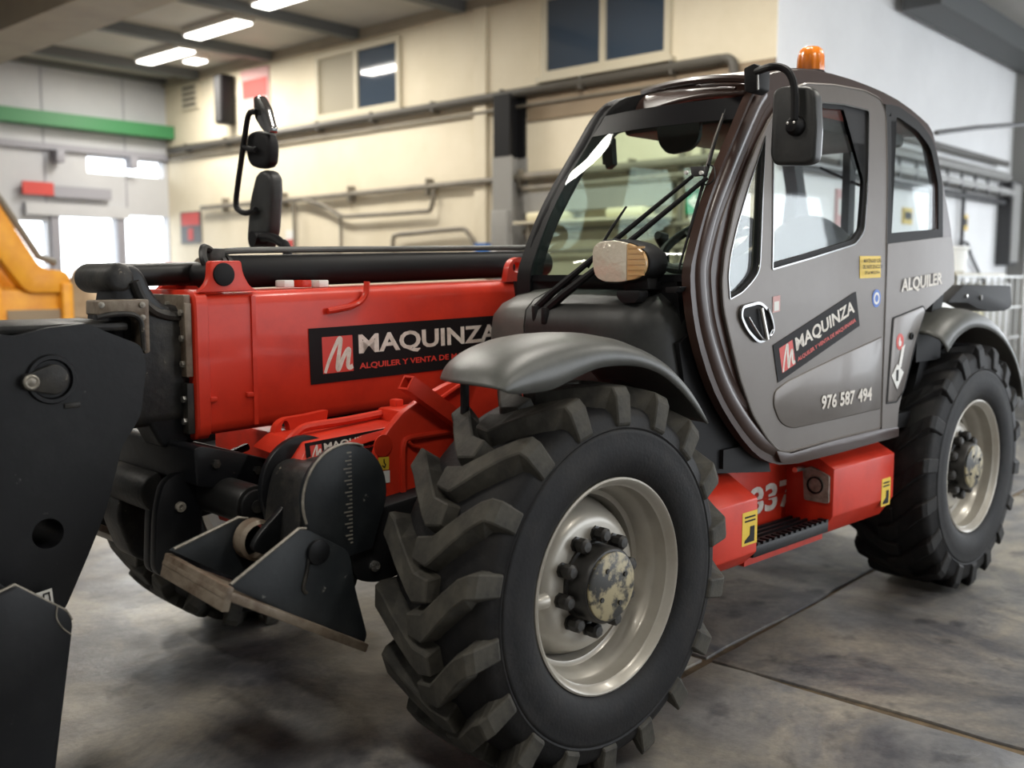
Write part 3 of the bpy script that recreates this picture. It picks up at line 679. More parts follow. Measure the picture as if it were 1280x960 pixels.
sp = box('step_tread', (0.925, 1.495), (YS+0.015, YS+0.045), (0.50, 0.545), 'steel', TEL, bevel=0.004)
for i in range(14):
    x = 0.945+i*0.040
    box('tread_tooth', (x, x+0.018), (YS+0.010, YS+0.05), (0.545, 0.556), 'steel', sp)
for i in range(4):
    y = YS+0.075+i*0.035
    box('tread_bar', (0.925, 1.495), (y, y+0.012), (0.515, 0.54), 'steel', sp)
lp = prism('latch_plate', fillet([(-1.085, 0.62), (-0.975, 0.62), (-0.965, 0.75), (-1.0, 0.765), (-1.085, 0.735)], 0.01), 1.485, 1.499, 'edge', TEL, axis='x')
lathe('latch_ring', [(0.030, -0.006), (0.036, -0.008), (0.036, 0.0), (0.030, 0.0)], (1.484, -1.025, 0.69), 'blk', lp, n=24, axis='x', caps=False)
rod('latch_pin', (1.43, -0.96, 0.752), (1.495, -0.96, 0.752), 0.012, 'shiny', lp, n=12)

# ---- front fender: arched sheet, crowned, with a lip on the outer side
lip_ = [(-0.46, 1.245), (-0.43, 1.240), (-0.37, 1.238), (-0.29, 1.242), (-0.19, 1.268), (-0.10, 1.288), (0.0, 1.290), (0.10, 1.280), (0.20, 1.250), (0.29, 1.200), (0.37, 1.140), (0.45, 1.070)]
crn_ = [(-0.50, 1.262), (-0.465, 1.305), (-0.38, 1.345), (-0.26, 1.372), (-0.15, 1.382), (-0.05, 1.380), (0.05, 1.366), (0.16, 1.332), (0.27, 1.280), (0.35, 1.222), (0.415, 1.155), (0.468, 1.076)]
inn_ = [(-0.34, 1.250), (-0.32, 1.285), (-0.26, 1.320), (-0.17, 1.345), (-0.09, 1.355), (0.0, 1.352), (0.07, 1.340), (0.17, 1.310), (0.27, 1.260), (0.35, 1.205), (0.415, 1.140), (0.468, 1.065)]
lip_, crn_, inn_ = (spl(q, 4, closed=False) for q in (lip_, crn_, inn_))
rows = []
for a, b, c in zip(lip_, crn_, inn_):
    m = lambda p, q, t: (p[0]+(q[0]-p[0])*t, p[1]+(q[1]-p[1])*t)
    r = [(a, -1.188)]+[(m(a, b, t), y) for t, y in ((0.30, -1.192), (0.55, -1.186), (0.78, -1.165), (0.92, -1.125))]+[(b, -1.05)]+[(m(b, c, t), y) for t, y in ((0.10, -0.98), (0.32, -0.91), (0.62, -0.85), (0.86, -0.815))]+[(c, -0.80)]
    rows.append([(p[0], y, p[1]) for p, y in r])
loft('front_fender', rows, 'fender', TEL, thick=0.008, sharp=75, label='weathered grey plastic front mudguard')
rod('fender_bracket', (-0.30, -0.84, 1.0), (-0.30, -0.84, 1.30), 0.014, 'blk', TEL, n=10)
# ---- rear fender
path = spl([(2.30, 1.30), (2.42, 1.365), (2.60, 1.405), (2.78, 1.395), (2.95, 1.355), (3.12, 1.28), (3.27, 1.17), (3.38, 1.03), (3.42, 0.92)], 4, closed=False)
rows = []
for i, p in enumerate(path):
    t = i/(len(path)-1); a = path[max(i-1, 0)]; b = path[min(i+1, len(path)-1)]
    d = Vector((b[0]-a[0], b[1]-a[1])).normalized(); n = Vector((-d.y, d.x))
    if n.y < 0: n = -n
    drop = 0.05+0.04*(1-t)
    rows.append([(p[0]-n.x*drop*dr, -1.19+0.44*u, p[1]-n.y*drop*dr) for (u, dr) in ((0.0, 1.2), (0.012, 0.8), (0.05, 0.4), (0.16, 0.12), (0.5, 0.0), (0.85, 0.05), (1.0, 0.3))])
loft('rear_fender', rows, 'fender', TEL, thick=0.008, sharp=75, label='weathered grey plastic rear mudguard')
rf = boxes('rear_fender_mount', [((2.28, 2.55), (-1.08, -0.8), (1.16, 1.30)), ((2.20, 2.42), (-0.95, -0.5), (1.05, 1.36))], 'blk', TEL)
# rear lamp arm sticking out behind the cab
ra = prism('rear_lamp_arm', fillet([(2.674, 1.428), (2.867, 1.514), (3.513, 1.507), (3.540, 1.392), (3.450, 1.372), (3.248, 1.372), (3.053, 1.393), (2.927, 1.424)], 0.02), -1.05, -0.93, 'blk', TEL, bevel=0.012)
c = (3.091, 1.448)
lathe('lamp_bolt', [(0.014, 0.0), (0.014, -0.008), (0.0, -0.01)], (c[0], -1.05, c[1]), 'plastic_grey', ra, n=12)
c = (2.902, 1.458)
lathe('lamp_bolt', [(0.009, 0.0), (0.009, -0.008), (0.0, -0.01)], (c[0], -1.05, c[1]), 'shiny', ra, n=12)

# ---- cowl in front of the windscreen
sec_n = [(0.68, 1.52), (0.52, 1.515), (0.40, 1.47), (0.355, 1.43), (0.345, 1.37), (0.36, 1.20), (0.42, 0.98), (0.60, 0.90), (0.78, 0.90)]
def cowlrow(y, dx, dz): return [(x+dx, y, z+dz*(1 if z > 1.3 else 0)) for x, z in sec_n]
rows = [cowlrow(-1.035, 0.20, -0.04), cowlrow(-1.02, 0.12, -0.02), cowlrow(-0.96, 0.03, 0.0), cowlrow(-0.90, 0.0, 0.0), cowlrow(-0.70, -0.01, 0.0), cowlrow(-0.46, -0.01, 0.0)]
cowl = loft('front_cowl', rows, 'plastic', TEL, close_u=True, caps=True, sharp=50, label='black plastic cowl under the windscreen')
rows = [cowlrow(-0.455, -0.012, 0.0), cowlrow(-0.36, -0.015, -0.01), cowlrow(-0.28, -0.005, -0.02), cowlrow(-0.235, 0.03, -0.04), cowlrow(-0.22, 0.12, -0.08)]
c2 = loft('cowl_end', rows, 'plastic_grey', TEL, close_u=True, caps=True, sharp=50, label='dusty grey plastic cowl end at the wiper pivots')
cn = prism('cowl_notch', fillet([(-0.80, 1.455), (-0.80, 1.50), (-0.655, 1.50), (-0.655, 1.455), (-0.685, 1.43), (-0.77, 1.43)], 0.012), 0.365, 0.40, 'blk', TEL, axis='x', bevel=0.004) if False else None
# wheel-arch wall behind the front tyre
prism('wheel_arch_liner', [(0.618, 1.388), (0.757, 1.197), (0.895, 1.009), (1.080, 0.851), (1.100, 0.801), (0.695, 0.850), (0.585, 0.956), (0.541, 1.129), (0.490, 1.325)], -1.045, -0.62, 'blk', TEL)

# ================================================================ BOOM
def bz(x, z): return z+0.0256*(x+0.805)
def boomsec(x, y0, y1, z0, z1, r):
    pts = fillet([(y0, z0), (y1, z0), (y1, z1), (y0, z1)], r, 3)
    return [(x, y, bz(x, z)) for y, z in pts]
BY0, BY1 = -0.16, 0.20
boom = loft('boom', [boomsec(x, BY0, BY1, 1.045, 1.50, 0.045) for x in (-0.805, -0.5, 0.5, 3.3)], 'red', TEL, close_u=True, caps=True, sharp=40, label='red outer boom section with a long black sticker')
loft('boom_collar', [boomsec(x, BY0-d, BY1+d, 1.045-d, 1.50+d, 0.05) for x, d in ((-0.818, 0.004), (-0.812, 0.010), (-0.775, 0.010), (-0.770, 0.002))], 'red', boom, close_u=True, caps=True, sharp=40)
boxes('boom_rib', [((-0.62, -0.605), (BY0-0.006, BY0+0.01), (1.07, 1.49))], 'red', boom)
# weld pads low on the side
for c in ((-0.763, 1.165), (-0.635, 1.170)):
    box('weld_pad', (c[0]-0.012, c[0]+0.012), (BY0-0.012, BY0+0.01), (c[1]-0.008, c[1]+0.008), 'red', boom, bevel=0.003)
# bent bracket rod welded to the side of the boom
q = [(-0.333, 1.434), (-0.277, 1.441), (-0.226, 1.451), (-0.192, 1.467), (-0.171, 1.495), (-0.166, 1.535)]
tube('bent_bracket', spl3([(a, -0.172, b) for a, b in q], 4), 0.011, 'red', boom, n=8)
# front and rear cylinder lugs
lug_o = fillet([(-0.805, 1.501), (-0.778, 1.521), (-0.763, 1.546), (-0.759, 1.600), (-0.651, 1.602), (-0.646, 1.561), (-0.622, 1.520), (-0.593, 1.507)], [0.0, 0.03, 0.03, 0.01, 0.01, 0.03, 0.04, 0.0])
c = (-0.714, 1.558)
for y in (BY0-0.004, 0.13):
    lg = prism('cylinder_lug', lug_o, y, y+0.03, 'red', boom, bevel=0.004)
rod('lug_pin', (c[0], BY0-0.010, c[1]), (c[0], 0.19, c[1]), 0.037, 'blk', boom, n=24, bevel=0.004)
lug_r = fillet([(0.532, 1.533), (0.546, 1.597), (0.568, 1.623), (0.609, 1.634), (0.637, 1.621), (0.656, 1.533)], [0.0, 0.02, 0.02, 0.02, 0.02, 0.0])
c = (0.591, 1.591)
prism('rear_lug', lug_r, BY0, BY0+0.03, 'red', boom, holes=[circ(c[0], c[1], 0.022, 20)])
# compensation cylinder on top of the boom
cb = rod('tilt_cylinder', (-0.60, 0.03, 1.567), (0.95, 0.03, 1.612), 0.056, 'blk', TEL, n=28, bevel=0.006, label='black hydraulic cylinder lying on top of the boom')
rod('piston_rod', (-1.00, 0.03, 1.553), (-0.60, 0.03, 1.567), 0.037, 'hose', cb, n=24)
rod('gland_collar', (-0.70, 0.03, 1.563), (-0.66, 0.03, 1.564), 0.052, 'bare', cb, n=24, bevel=0.008)
for i, (x, r) in enumerate(((-0.655, 0.050), (-0.635, 0.058), (-0.612, 0.056))):
    rod('gland_ring', (x, 0.03, 1.565), (x+0.014, 0.03, 1.565), r+0.006, 'steel_dusty', cb, n=24)
tube('cylinder_pipe', spl3([(-0.62, 0.03, 1.63), (-0.50, 0.02, 1.642), (0.3, 0.02, 1.664), (0.9, 0.02, 1.682)]), 0.011, 'plastic_grey', cb, n=10)
box('port_block', (-0.68, -0.62), (-0.01, 0.06), (1.60, 1.645), 'steel_dusty', cb, bevel=0.008)
tube('feed_hose', spl3([(-0.65, 0.02, 1.63), (-0.71, -0.03, 1.645), (-0.73, -0.07, 1.60), (-0.70, -0.08, 1.55)]), 0.013, 'hose', cb, n=8)
for i in range(3):
    box('hose_clip', (-0.45+i*0.07, -0.41+i*0.07), (-0.09, -0.03), (1.515, 1.54), 'white_clean' if i != 1 else 'red', boom, bevel=0.004)

# ---- inner section and head casting
inn = loft('inner_boom', [boomsec(x, -0.115, 0.155, 1.09, 1.465, 0.04) for x in (-1.02, -0.80)], 'steel_dusty', TEL, close_u=True, caps=True, sharp=40)
# wear-pad holder plates at the mouth of the outer boom
box('pad_holder', (-0.845, -0.822), (-0.150, 0.19), (1.395, 1.495), 'bare', inn, bevel=0.003)
box('pad_holder', (-0.845, -0.822), (-0.155, -0.118), (1.24, 1.47), 'bare', inn, bevel=0.003)
box('pad_holder', (-0.845, -0.822), (-0.155, -0.118), (1.06, 1.22), 'steel_dusty', inn, bevel=0.003)
for (y, z) in ((-0.137, 1.44), (-0.137, 1.36), (-0.137, 1.28), (-0.05, 1.465), (0.06, 1.465), (-0.137, 1.10), (-0.137, 1.17)):
    lathe('pad_bolt', [(0.011, 0), (0.011, -0.009), (0.0, -0.010)], (-0.845, y, z), 'edge' if z > 1.2 else 'shiny', inn, n=6, axis='x')
casting = prism('head_casting', fillet([(-1.064, 1.417), (-1.046, 1.503), (-1.039, 1.553), (-1.021, 1.576), (-0.989, 1.586), (-0.964, 1.579), (-0.945, 1.555), (-0.927, 1.511), (-0.900, 1.474), (-0.857, 1.449), (-0.799, 1.440), (-0.783, 1.414), (-0.787, 1.236), (-0.775, 1.028), (-0.910, 1.017), (-1.027, 1.252)],
    [0.01, 0.03, 0.02, 0.02, 0.02, 0.02, 0.02, 0.04, 0.04, 0.04, 0.01, 0.02, 0.02, 0.02, 0.02, 0.02]), -0.11, 0.02, 'steel', TEL, bevel=0.015, seg=3, label='dark cast boom end with cylinder clevis')
cc = (-1.022, 1.546)
rod('clevis_boss', (cc[0], -0.115, cc[1]), (cc[0], 0.14, cc[1]), 0.046, 'steel_dusty', casting, n=28, bevel=0.018, seg=3)
cr = [(-0.983, 1.536), (-0.963, 1.488), (-0.927, 1.449), (-0.879, 1.431), (-0.819, 1.427)]
tube('casting_rib', spl3([(a, -0.115, b) for a, b in cr], 4), 0.016, 'steel_dusty', casting, n=8)
# plate with bolts where the gooseneck meets the casting
pl = [(-1.123, 1.482), (-0.978, 1.484), (-0.980, 1.327), (-0.997, 1.323), (-0.998, 1.423), (-1.017, 1.440), (-1.125, 1.440)]
mp = prism('mount_plate', fillet(pl, 0.006), -0.20, -0.10, 'bare', TEL, bevel=0.004)
for c in ((-1.120, 1.470), (-1.000, 1.468), (-1.000, 1.431)):
    lathe('plate_bolt', [(0.009, 0), (0.009, -0.006), (0, -0.008)], (c[0], -0.20, c[1]), 'edge', mp, n=8)
tube('mount_lip', spl3([(x, -0.205, z) for x, z in [(-1.135, 1.434), (-1.091, 1.442), (-1.035, 1.441), (-1.009, 1.424), (-1.003, 1.388), (-1.001, 1.334)]], 4), 0.008, 'steel_dusty', mp, n=8)

# ---- gooseneck head : thick side plates, box between them
gn = fillet([(-1.713, 1.307), (-1.513, 1.376), (-1.396, 1.397), (-1.358, 1.391), (-1.272, 1.410), (-1.163, 1.419), (-1.123, 1.398), (-1.012, 1.351), (-0.997, 1.294), (-1.020, 1.141), (-1.082, 1.053), (-1.096, 1.002), (-1.136, 0.871), (-1.192, 0.751), (-1.261, 0.613), (-1.378, 0.515), (-1.555, 0.595), (-1.740, 0.849)],
    [0.05, 0.02, 0.01, 0.008, 0.02, 0.02, 0.03, 0.02, 0.02, 0.03, 0.02, 0.02, 0.03, 0.03, 0.02, 0.03, 0.03, 0.03])
hc = (-1.299, 0.836)
head = prism('boom_head', gn, -0.21, 0.21, 'steel', TEL, holes=[circ(hc[0], hc[1], 0.043, 28)], sharp=40, label='heavy black gooseneck boom head with pin and drilled hole')
tube('head_edge', spl3([(x, -0.203, z) for x, z in [(-1.396, 1.395), (-1.358, 1.391), (-1.272, 1.407), (-1.163, 1.419), (-1.123, 1.398), (-1.073, 1.375), (-1.007, 1.349)]], 5), 0.010, 'edge', head, n=8) if False else None
tf = fillet([(-1.511, 1.380), (-1.393, 1.409), (-1.268, 1.420), (-1.158, 1.428), (-1.024, 1.424), (-1.007, 1.377), (-1.119, 1.406), (-1.269, 1.405), (-1.393, 1.392)], 0.005)
box('head_top_plate', (-1.40, -1.03), (-0.18, 0.19), (1.392, 1.420), 'steel_dusty', head, bevel=0.012)
pc = (-1.270, 1.268)
lathe('pin_ring', [(0.052, 0.0), (0.056, -0.010), (0.066, -0.010), (0.070, 0.0)], (pc[0], -0.21, pc[1]), 'steel', head, n=36, caps=False)
p1 = (-1.330, 1.265)
tear = [(pc[0]+0.042*math.cos(a), pc[1]+0.042*math.sin(a)) for a in [PI/2-i*PI/12 for i in range(13)]]+[(p1[0]+0.024*math.cos(a), p1[1]+0.024*math.sin(a)) for a in [-PI/2-i*PI/10 for i in range(11)]]
prism('pin_retainer', tear, -0.228, -0.21, 'steel_dusty', head, bevel=0.003)
lathe('pin_end', [(0.021, 0.0), (0.021, -0.008), (0.017, -0.011), (0.012, -0.009), (0.006, -0.012), (0, -0.012)], (p1[0], -0.227, p1[1]), 'edge', head, n=24)
box('head_weld', (pc[0]+0.03, pc[0]+0.075), (-0.216, -0.21), (pc[1]-0.085, pc[1]-0.070), 'steel_dusty', head, bevel=0.003)
# tilt cylinder and linkage inside the head are hidden; lower carriage plate in front
cp = fillet([(-1.783, 0.635), (-1.590, 0.706), (-1.437, 0.751), (-1.311, 0.652), (-1.296, 0.617), (-1.306, 0.571), (-1.368, 0.241), (-1.411, 0.019), (-1.809, 0.185)], [0.02, 0.02, 0.012, 0.03, 0.02, 0.02, 0.02, 0.03, 0.02])
car = prism('carriage_plate', cp, -0.36, -0.33, 'steel', TEL, bevel=0.004, label='black carriage side plate hanging below the boom head')
prism('carriage_plate_back', fillet([(-1.765, 0.734), (-1.571, 0.760), (-1.457, 0.746), (-1.400, 0.694), (-1.279, 0.571), (-1.340, 0.197), (-1.371, -0.024), (-1.798, 0.155)], 0.01), -0.30, -0.275, 'steel', car, bevel=0.004)
eg = [(-1.590, 0.707), (-1.437, 0.751), (-1.312, 0.653), (-1.298, 0.623)]
tube('worn_edge', [(x, -0.352, z) for x, z in eg], 0.0045, 'edge', car, n=6)
eg = [(-1.336, 0.674), (-1.340, 0.642), (-1.326, 0.610), (-1.304, 0.586)]
tube('worn_edge', spl3([(x, -0.3615, z) for x, z in eg], 4), 0.0022, 'edge', car, n=6)
sk = [(-1.359, 0.682), (-1.308, 0.689), (-1.304, 0.635), (-1.335, 0.656)]
prism('paper_tag', sk, -0.245, -0.243, 'white_clean', car)
for (a, b) in (((-1.332, 0.677), (-1.329, 0.656)), ((-1.332, 0.677), (-1.315, 0.680)), ((-1.317, 0.679), (-1.314, 0.655))):
    rod('tag_mark', (a[0], -0.246, a[1]), (b[0], -0.246, b[1]), 0.0022, 'blk', car, n=5)

# ================================================================ FRONT FRAME AND STABILISERS
# inclined red tray with lug, between boom and wheel
tray = build('stabiliser_frame', [(-0.70, -0.56, 1.00), (-0.70, -0.28, 1.02), (-0.24, -0.28, 1.08), (-0.24, -0.56, 1.07), (-0.655, -0.54, 1.055), (-0.655, -0.30, 1.06), (-0.24, -0.30, 1.09), (-0.24, -0.54, 1.085), ],
    [(0, 1, 2, 3), (4, 5, 6, 7), (0, 1, 5, 4), (1, 2, 6, 5), (2, 3, 7, 6), (3, 0, 4, 7)], 'red', TEL, bevel=0.015, label='red stabiliser frame in front of the wheel')
lo = fillet([(-0.645, 0.986), (-0.646, 1.042), (-0.630, 1.087), (-0.601, 1.104), (-0.524, 1.107), (-0.456, 1.114), (-0.438, 1.115), (-0.452, 1.042), (-0.605, 0.968)], [0.0, 0.03, 0.03, 0.03, 0.02, 0.0, 0.0, 0.02, 0.0])
c = (-0.599, 1.063)
prism('lifting_lug', lo, -0.32, -0.29, 'red', tray, holes=[[(c[0]+0.020*math.cos(a)*0.8, c[1]+0.034*math.sin(a)) for a in [2*PI*i/20 for i in range(20)]]])
rl = [(-0.682, 1.011), (-0.659, 1.038), (-0.619, 1.071), (-0.578, 1.084), (-0.446, 1.088), (-0.286, 1.099), (-0.239, 1.105), (-0.228, 1.132)]
tube('tray_rail', spl3([(x, -0.42, z+0.002) for x, z in rl], 4), 0.014, 'red', tray, n=8)
c = (-0.235, 1.124)
box('rail_stop', (c[0]-0.014, c[0]+0.018), (-0.44, -0.40), (c[1]-0.035, c[1]+0.020), 'red', tray, bevel=0.006)
# upright side plate
pf = fillet([(-0.278, 1.169), (-0.362, 1.128), (-0.425, 1.074), (-0.469, 1.015), (-0.452, 0.928), (-0.448, 0.826), (-0.474, 0.705), (-0.182, 0.621), (-0.038, 0.759), (0.114, 0.960), (0.152, 1.181), (-0.072, 1.224), (-0.177, 1.205)], [0.02, 0.02, 0.03, 0.03, 0.03, 0.02, 0.02, 0.02, 0.02, 0.02, 0.02, 0.02, 0.02])
sp_ = prism('side_plate', pf, -0.62, -0.59, 'red', TEL, bevel=0.003, label='red upright plate behind the front tyre')
c = (-0.444, 1.034)
lathe('plate_boss', [(0.034, 0.0), (0.034, -0.004), (0.0, -0.005)], (c[0], -0.62, c[1]), 'red', sp_, n=24)
pk = [(-0.368, 0.815), (-0.369, 0.968), (-0.365, 1.028), (-0.346, 1.046), (-0.287, 1.048), (-0.187, 1.050), (-0.117, 1.053)]
tube('pocket_rim', spl3([(x, -0.625, z) for x, z in pk], 4), 0.010, 'red', sp_, n=8)
pk = [(-0.349, 1.037), (-0.333, 1.022), (-0.307, 1.014)]
tube('pocket_rim', spl3([(x, -0.630, z) for x, z in pk], 4), 0.006, 'red', sp_, n=8)
box('frame_wall', (-0.30, 0.62), (-0.56, -0.40), (0.62, 1.12), 'red', TEL, bevel=0.01)
box('frame_nose', (-0.42, -0.28), (-0.50, 0.5), (0.60, 1.00), 'red_dirty', TEL, bevel=0.02)
# square tube leaning across the plate
a, b = (-0.370, 1.226), (-0.119, 1.062)
def sqtube(name, p0, p1, w, mt, parent):
    p0, p1 = Vector(p0), Vector(p1); d = (p1-p0).normalized(); s = Vector((0, 1, 0)); u = d.cross(s).normalized(); vs = []
    for (pt, k) in ((p0, 1), (p1, 1), (p0, 0.72), (p1, 0.72)):
        for (i, j) in ((-1, -1), (1, -1), (1, 1), (-1, 1)): vs.append(pt+(s*i+u*j)*w*k/2)
    fs = []
    for j in range(4):
        n = (j+1) % 4; fs += [(j, n, 4+n, 4+j), (8+j, 8+n, 12+n, 12+j), (j, n, 8+n, 8+j), (4+j, 4+n, 12+n, 12+j)]
    return build(name, vs, fs, mt, parent)
sqtube('square_tube', (a[0], -0.645, a[1]), (b[0], -0.645, b[1]), 0.048, 'red', sp_)
a, b = (-0.228, 1.157), (-0.036, 1.243)
rod('brace_bar', (a[0], -0.63, a[1]), (b[0], -0.63, b[1]), 0.008, 'red', sp_, n=8)
# ---- stabiliser legs, mirrored on both sides of the machine
def stabiliser(s, label):
    Y = lambda y: s*y
    d0 = (-0.650, 0.912)
    arm = prism('stabiliser_leg', fillet([(d0[0]-0.13, d0[1]+0.02), (d0[0]-0.10, d0[1]+0.10), (d0[0]+0.02, d0[1]+0.10), (d0[0]+0.12, d0[1]-0.02), (d0[0]+0.05, d0[1]-0.30), (d0[0]-0.16, d0[1]-0.20)], 0.05), Y(-0.50), Y(-0.69), 'steel_dusty', TEL, bevel=0.012, label=label)
    disc = [(d0[0]+0.145*math.cos(a), d0[1]+0.010+0.152*math.sin(a)) for a in [PI*1.12-i*PI*1.30/24 for i in range(25)]]
    disc += [(d0[0]+0.09, d0[1]-0.16), (d0[0]-0.10, d0[1]-0.18)]
    prism('pivot_plate', disc, Y(-0.72), Y(-0.695), 'slate', arm, bevel=0.004)
    prism('pivot_plate', disc, Y(-0.50), Y(-0.475), 'steel', arm, bevel=0.004)
    rod('pivot_drum', (d0[0], Y(-0.48), d0[1]), (d0[0], Y(-0.70), d0[1]), 0.105, 'steel_dusty', arm, n=28)
    er = [(d0[0]+0.147*math.cos(a), Y(-0.722), d0[1]+0.010+0.154*math.sin(a)) for a in [PI*1.12-i*PI*0.75/16 for i in range(17)]]
    tube('worn_edge', er, 0.004, 'edge', arm, n=6)
    for i in range(24):
        z = d0[1]-0.13+i*0.0115; w = 0.004+0.022*((i*37) % 11)/11
        box('chafe_mark', (d0[0]+0.015-w, d0[0]+0.019), (min(Y(-0.7215), Y(-0.7195)), max(Y(-0.7215), Y(-0.7195))), (z, z+0.004), 'edge', arm)
    # link plate running down from the drum to the foot pin
    lk = fillet([(-0.694, 0.986), (-0.738, 0.949), (-0.792, 0.883), (-0.861, 0.830), (-0.892, 0.786), (-0.812, 0.747), (-0.736, 0.827), (-0.675, 0.864)], 0.03)
    prism('link_plate', lk, Y(-0.60), Y(-0.575), 'steel', arm, bevel=0.005)
    # foot : two gussets, sole and lip
    g1 = fillet([(-1.033, 0.741), (-1.021, 0.753), (-0.819, 0.859), (-0.796, 0.855), (-0.656, 0.766), (-0.639, 0.654), (-0.599, 0.503), (-0.611, 0.481), (-0.639, 0.491)], [0.004, 0.01, 0.02, 0.02, 0.03, 0.02, 0.015, 0.01, 0.01])
    foot = prism('stabiliser_foot', g1, Y(-0.74), Y(-0.722), 'slate', TEL, bevel=0.003, label='black stabiliser foot plate with worn brown edge' if s > 0 else None)
    g2 = fillet([(-1.078, 0.801), (-1.059, 0.808), (-0.872, 0.857), (-0.842, 0.850), (-0.751, 0.779), (-0.712, 0.703), (-0.682, 0.584), (-0.694, 0.569), (-0.716, 0.575)], [0.004, 0.01, 0.02, 0.02, 0.03, 0.02, 0.015, 0.01, 0.01])
    prism('foot_gusset', g2, Y(-0.50), Y(-0.482), 'slate', foot, bevel=0.003)
    e = [(-1.031, 0.750), (-0.822, 0.862), (-0.799, 0.858)]
    tube('worn_edge', [(x, Y(-0.739), z) for x, z in e], 0.0045, 'edge', foot, n=6)
    e = [(-1.069, 0.805), (-0.872, 0.860), (-0.842, 0.852)]
    tube('worn_edge', [(x, Y(-0.499), z) for x, z in e], 0.0045, 'edge', foot, n=6)
    s0, s1 = (-1.053, 0.744), (-0.606, 0.481)
    t0, t1 = (-1.083, 0.784), (-0.664, 0.548)
    def pt(p, y, dz=0): return (p[0], Y(y), p[1]+dz)
    sole = [pt(s0, -0.76), pt(s1, -0.76), pt(t1, -0.47), pt(t0, -0.47)]
    sole += [(p[0]-0.012, p[1], p[2]-0.022) for p in sole]
    build('sole_plate', sole, [(0, 1, 2, 3), (7, 6, 5, 4), (0, 1, 5, 4), (1, 2, 6, 5), (2, 3, 7, 6), (3, 0, 4, 7)], 'bare', foot, bevel=0.004)
    lip = [pt(s0, -0.76, 0.008), pt(t0, -0.47, 0.008), (t0[0]-0.018, Y(-0.47), t0[1]-0.055), (s0[0]-0.018, Y(-0.76), s0[1]-0.055)]
    lip += [(p[0]+0.022, p[1], p[2]-0.006) for p in lip]
    build('foot_lip', lip, [(0, 1, 2, 3), (7, 6, 5, 4), (0, 1, 5, 4), (1, 2, 6, 5), (2, 3, 7, 6), (3, 0, 4, 7)], 'bare', foot, bevel=0.004)
    pn = (-0.765, 0.786)
    rod('foot_pin', (pn[0], Y(-0.752), pn[1]), (pn[0], Y(-0.48), pn[1]), 0.036, 'steel', foot, n=24, bevel=0.004)
    pr = [(-0.804, 0.676), (-0.814, 0.694), (-0.800, 0.743), (-0.791, 0.787), (-0.769, 0.805), (-0.738, 0.795)]
    tube('weld_bead', spl3([(x, Y(-0.742), z) for x, z in pr], 4), 0.006, 'steel_dusty', foot, n=6)
    cl = (-0.838, 0.795)
    lathe('pin_collar', [(0.050, -0.03), (0.060, -0.02), (0.060, 0.02), (0.050, 0.03)], (cl[0], Y(-0.53), cl[1]), 'bare', foot, n=28, caps=False)
    # base bracket where the leg hangs on the frame
    bb = (-0.543, 0.692)
    b_ = prism('leg_bracket', fillet([(bb[0]-0.10, bb[1]+0.16), (bb[0]+0.30, bb[1]+0.2), (bb[0]+0.28, bb[1]-0.03), (bb[0]+0.02, bb[1]-0.06), (bb[0]-0.07, bb[1]-0.03)], 0.04), Y(-0.70), Y(-0.45), 'blk', TEL, bevel=0.01)
    lathe('bracket_bolt', [(0.016, 0.0), (0.016, -s*0.012), (0.009, -s*0.014), (0.0, -s*0.010)], (bb[0], Y(-0.70), bb[1]), 'shiny', b_, n=16)
stabiliser(1, 'black stabiliser leg with round pivot plate beside the front tyre')
stabiliser(-1, 'black stabiliser leg on the far side of the machine')
# ---- black cross frame and cylinders in the middle
cr = prism('cross_frame', fillet([(-0.893, 1.035), (-0.867, 1.042), (-0.723, 0.999), (-0.574, 0.950), (-0.577, 0.860), (-0.726, 0.882), (-0.887, 0.921)], 0.01), -0.28, 0.45, 'steel', TEL, bevel=0.006)
for c, y in (((-0.824, 0.982), -0.285), ((-0.683, 0.943), -0.285)):
    lathe('frame_bolt', [(0.014, 0), (0.014, -0.012), (0, -0.014)], (c[0], -0.28, c[1]), 'steel_dusty', cr, n=6)
c = (-0.774, 0.866)
cy1 = rod('stabiliser_cylinder', (c[0], -0.42, c[1]), (c[0]-0.02, -0.12, c[1]+0.01), 0.062, 'hose', TEL, n=28, bevel=0.008)
rod('cylinder_neck', (c[0], -0.435, c[1]), (c[0], -0.30, c[1]), 0.050, 'blk', cy1, n=24, bevel=0.004)
lathe('end_plug', [(0.020, 0), (0.020, -0.006), (0.0, -0.007)], (c[0], -0.436, c[1]), 'steel_dusty', cy1, n=16)
bkt = prism('centre_bracket', fillet([(-0.992, 0.643), (-0.979, 0.840), (-0.956, 0.923), (-0.919, 0.950), (-0.872, 0.949), (-0.831, 0.907), (-0.829, 0.815), (-0.846, 0.612)], 0.04), -0.20, -0.16, 'steel', TEL, bevel=0.006)
prism('bracket_cheek', fillet([(-0.933, 0.603), (-0.920, 0.808), (-0.896, 0.895), (-0.857, 0.923), (-0.808, 0.922), (-0.765, 0.879), (-0.763, 0.782), (-0.782, 0.570)], 0.04), -0.02, 0.02, 'steel', bkt, bevel=0.006)
c = (-0.904, 0.848)
lathe('bracket_bolt', [(0.016, 0.0), (0.016, -0.010), (0.007, -0.012), (0.005, -0.006), (0.0, -0.006)], (c[0], -0.20, c[1]), 'edge', bkt, n=20)
c = (-0.877, 0.859)
rod('hinge_barrel', (c[0], -0.02, c[1]), (c[0], 0.28, c[1]), 0.068, 'steel_dusty', TEL, n=28, bevel=0.010)
rod('hinge_washer', (c[0], 0.18, c[1]), (c[0], 0.20, c[1]), 0.076, 'edge', TEL, n=28, bevel=0.004) if False else None
q = [(-0.904, 0.881), (-0.847, 0.893), (-0.780, 0.783), (-0.755, 0.664), (-0.789, 0.554), (-0.887, 0.602), (-0.937, 0.752)]
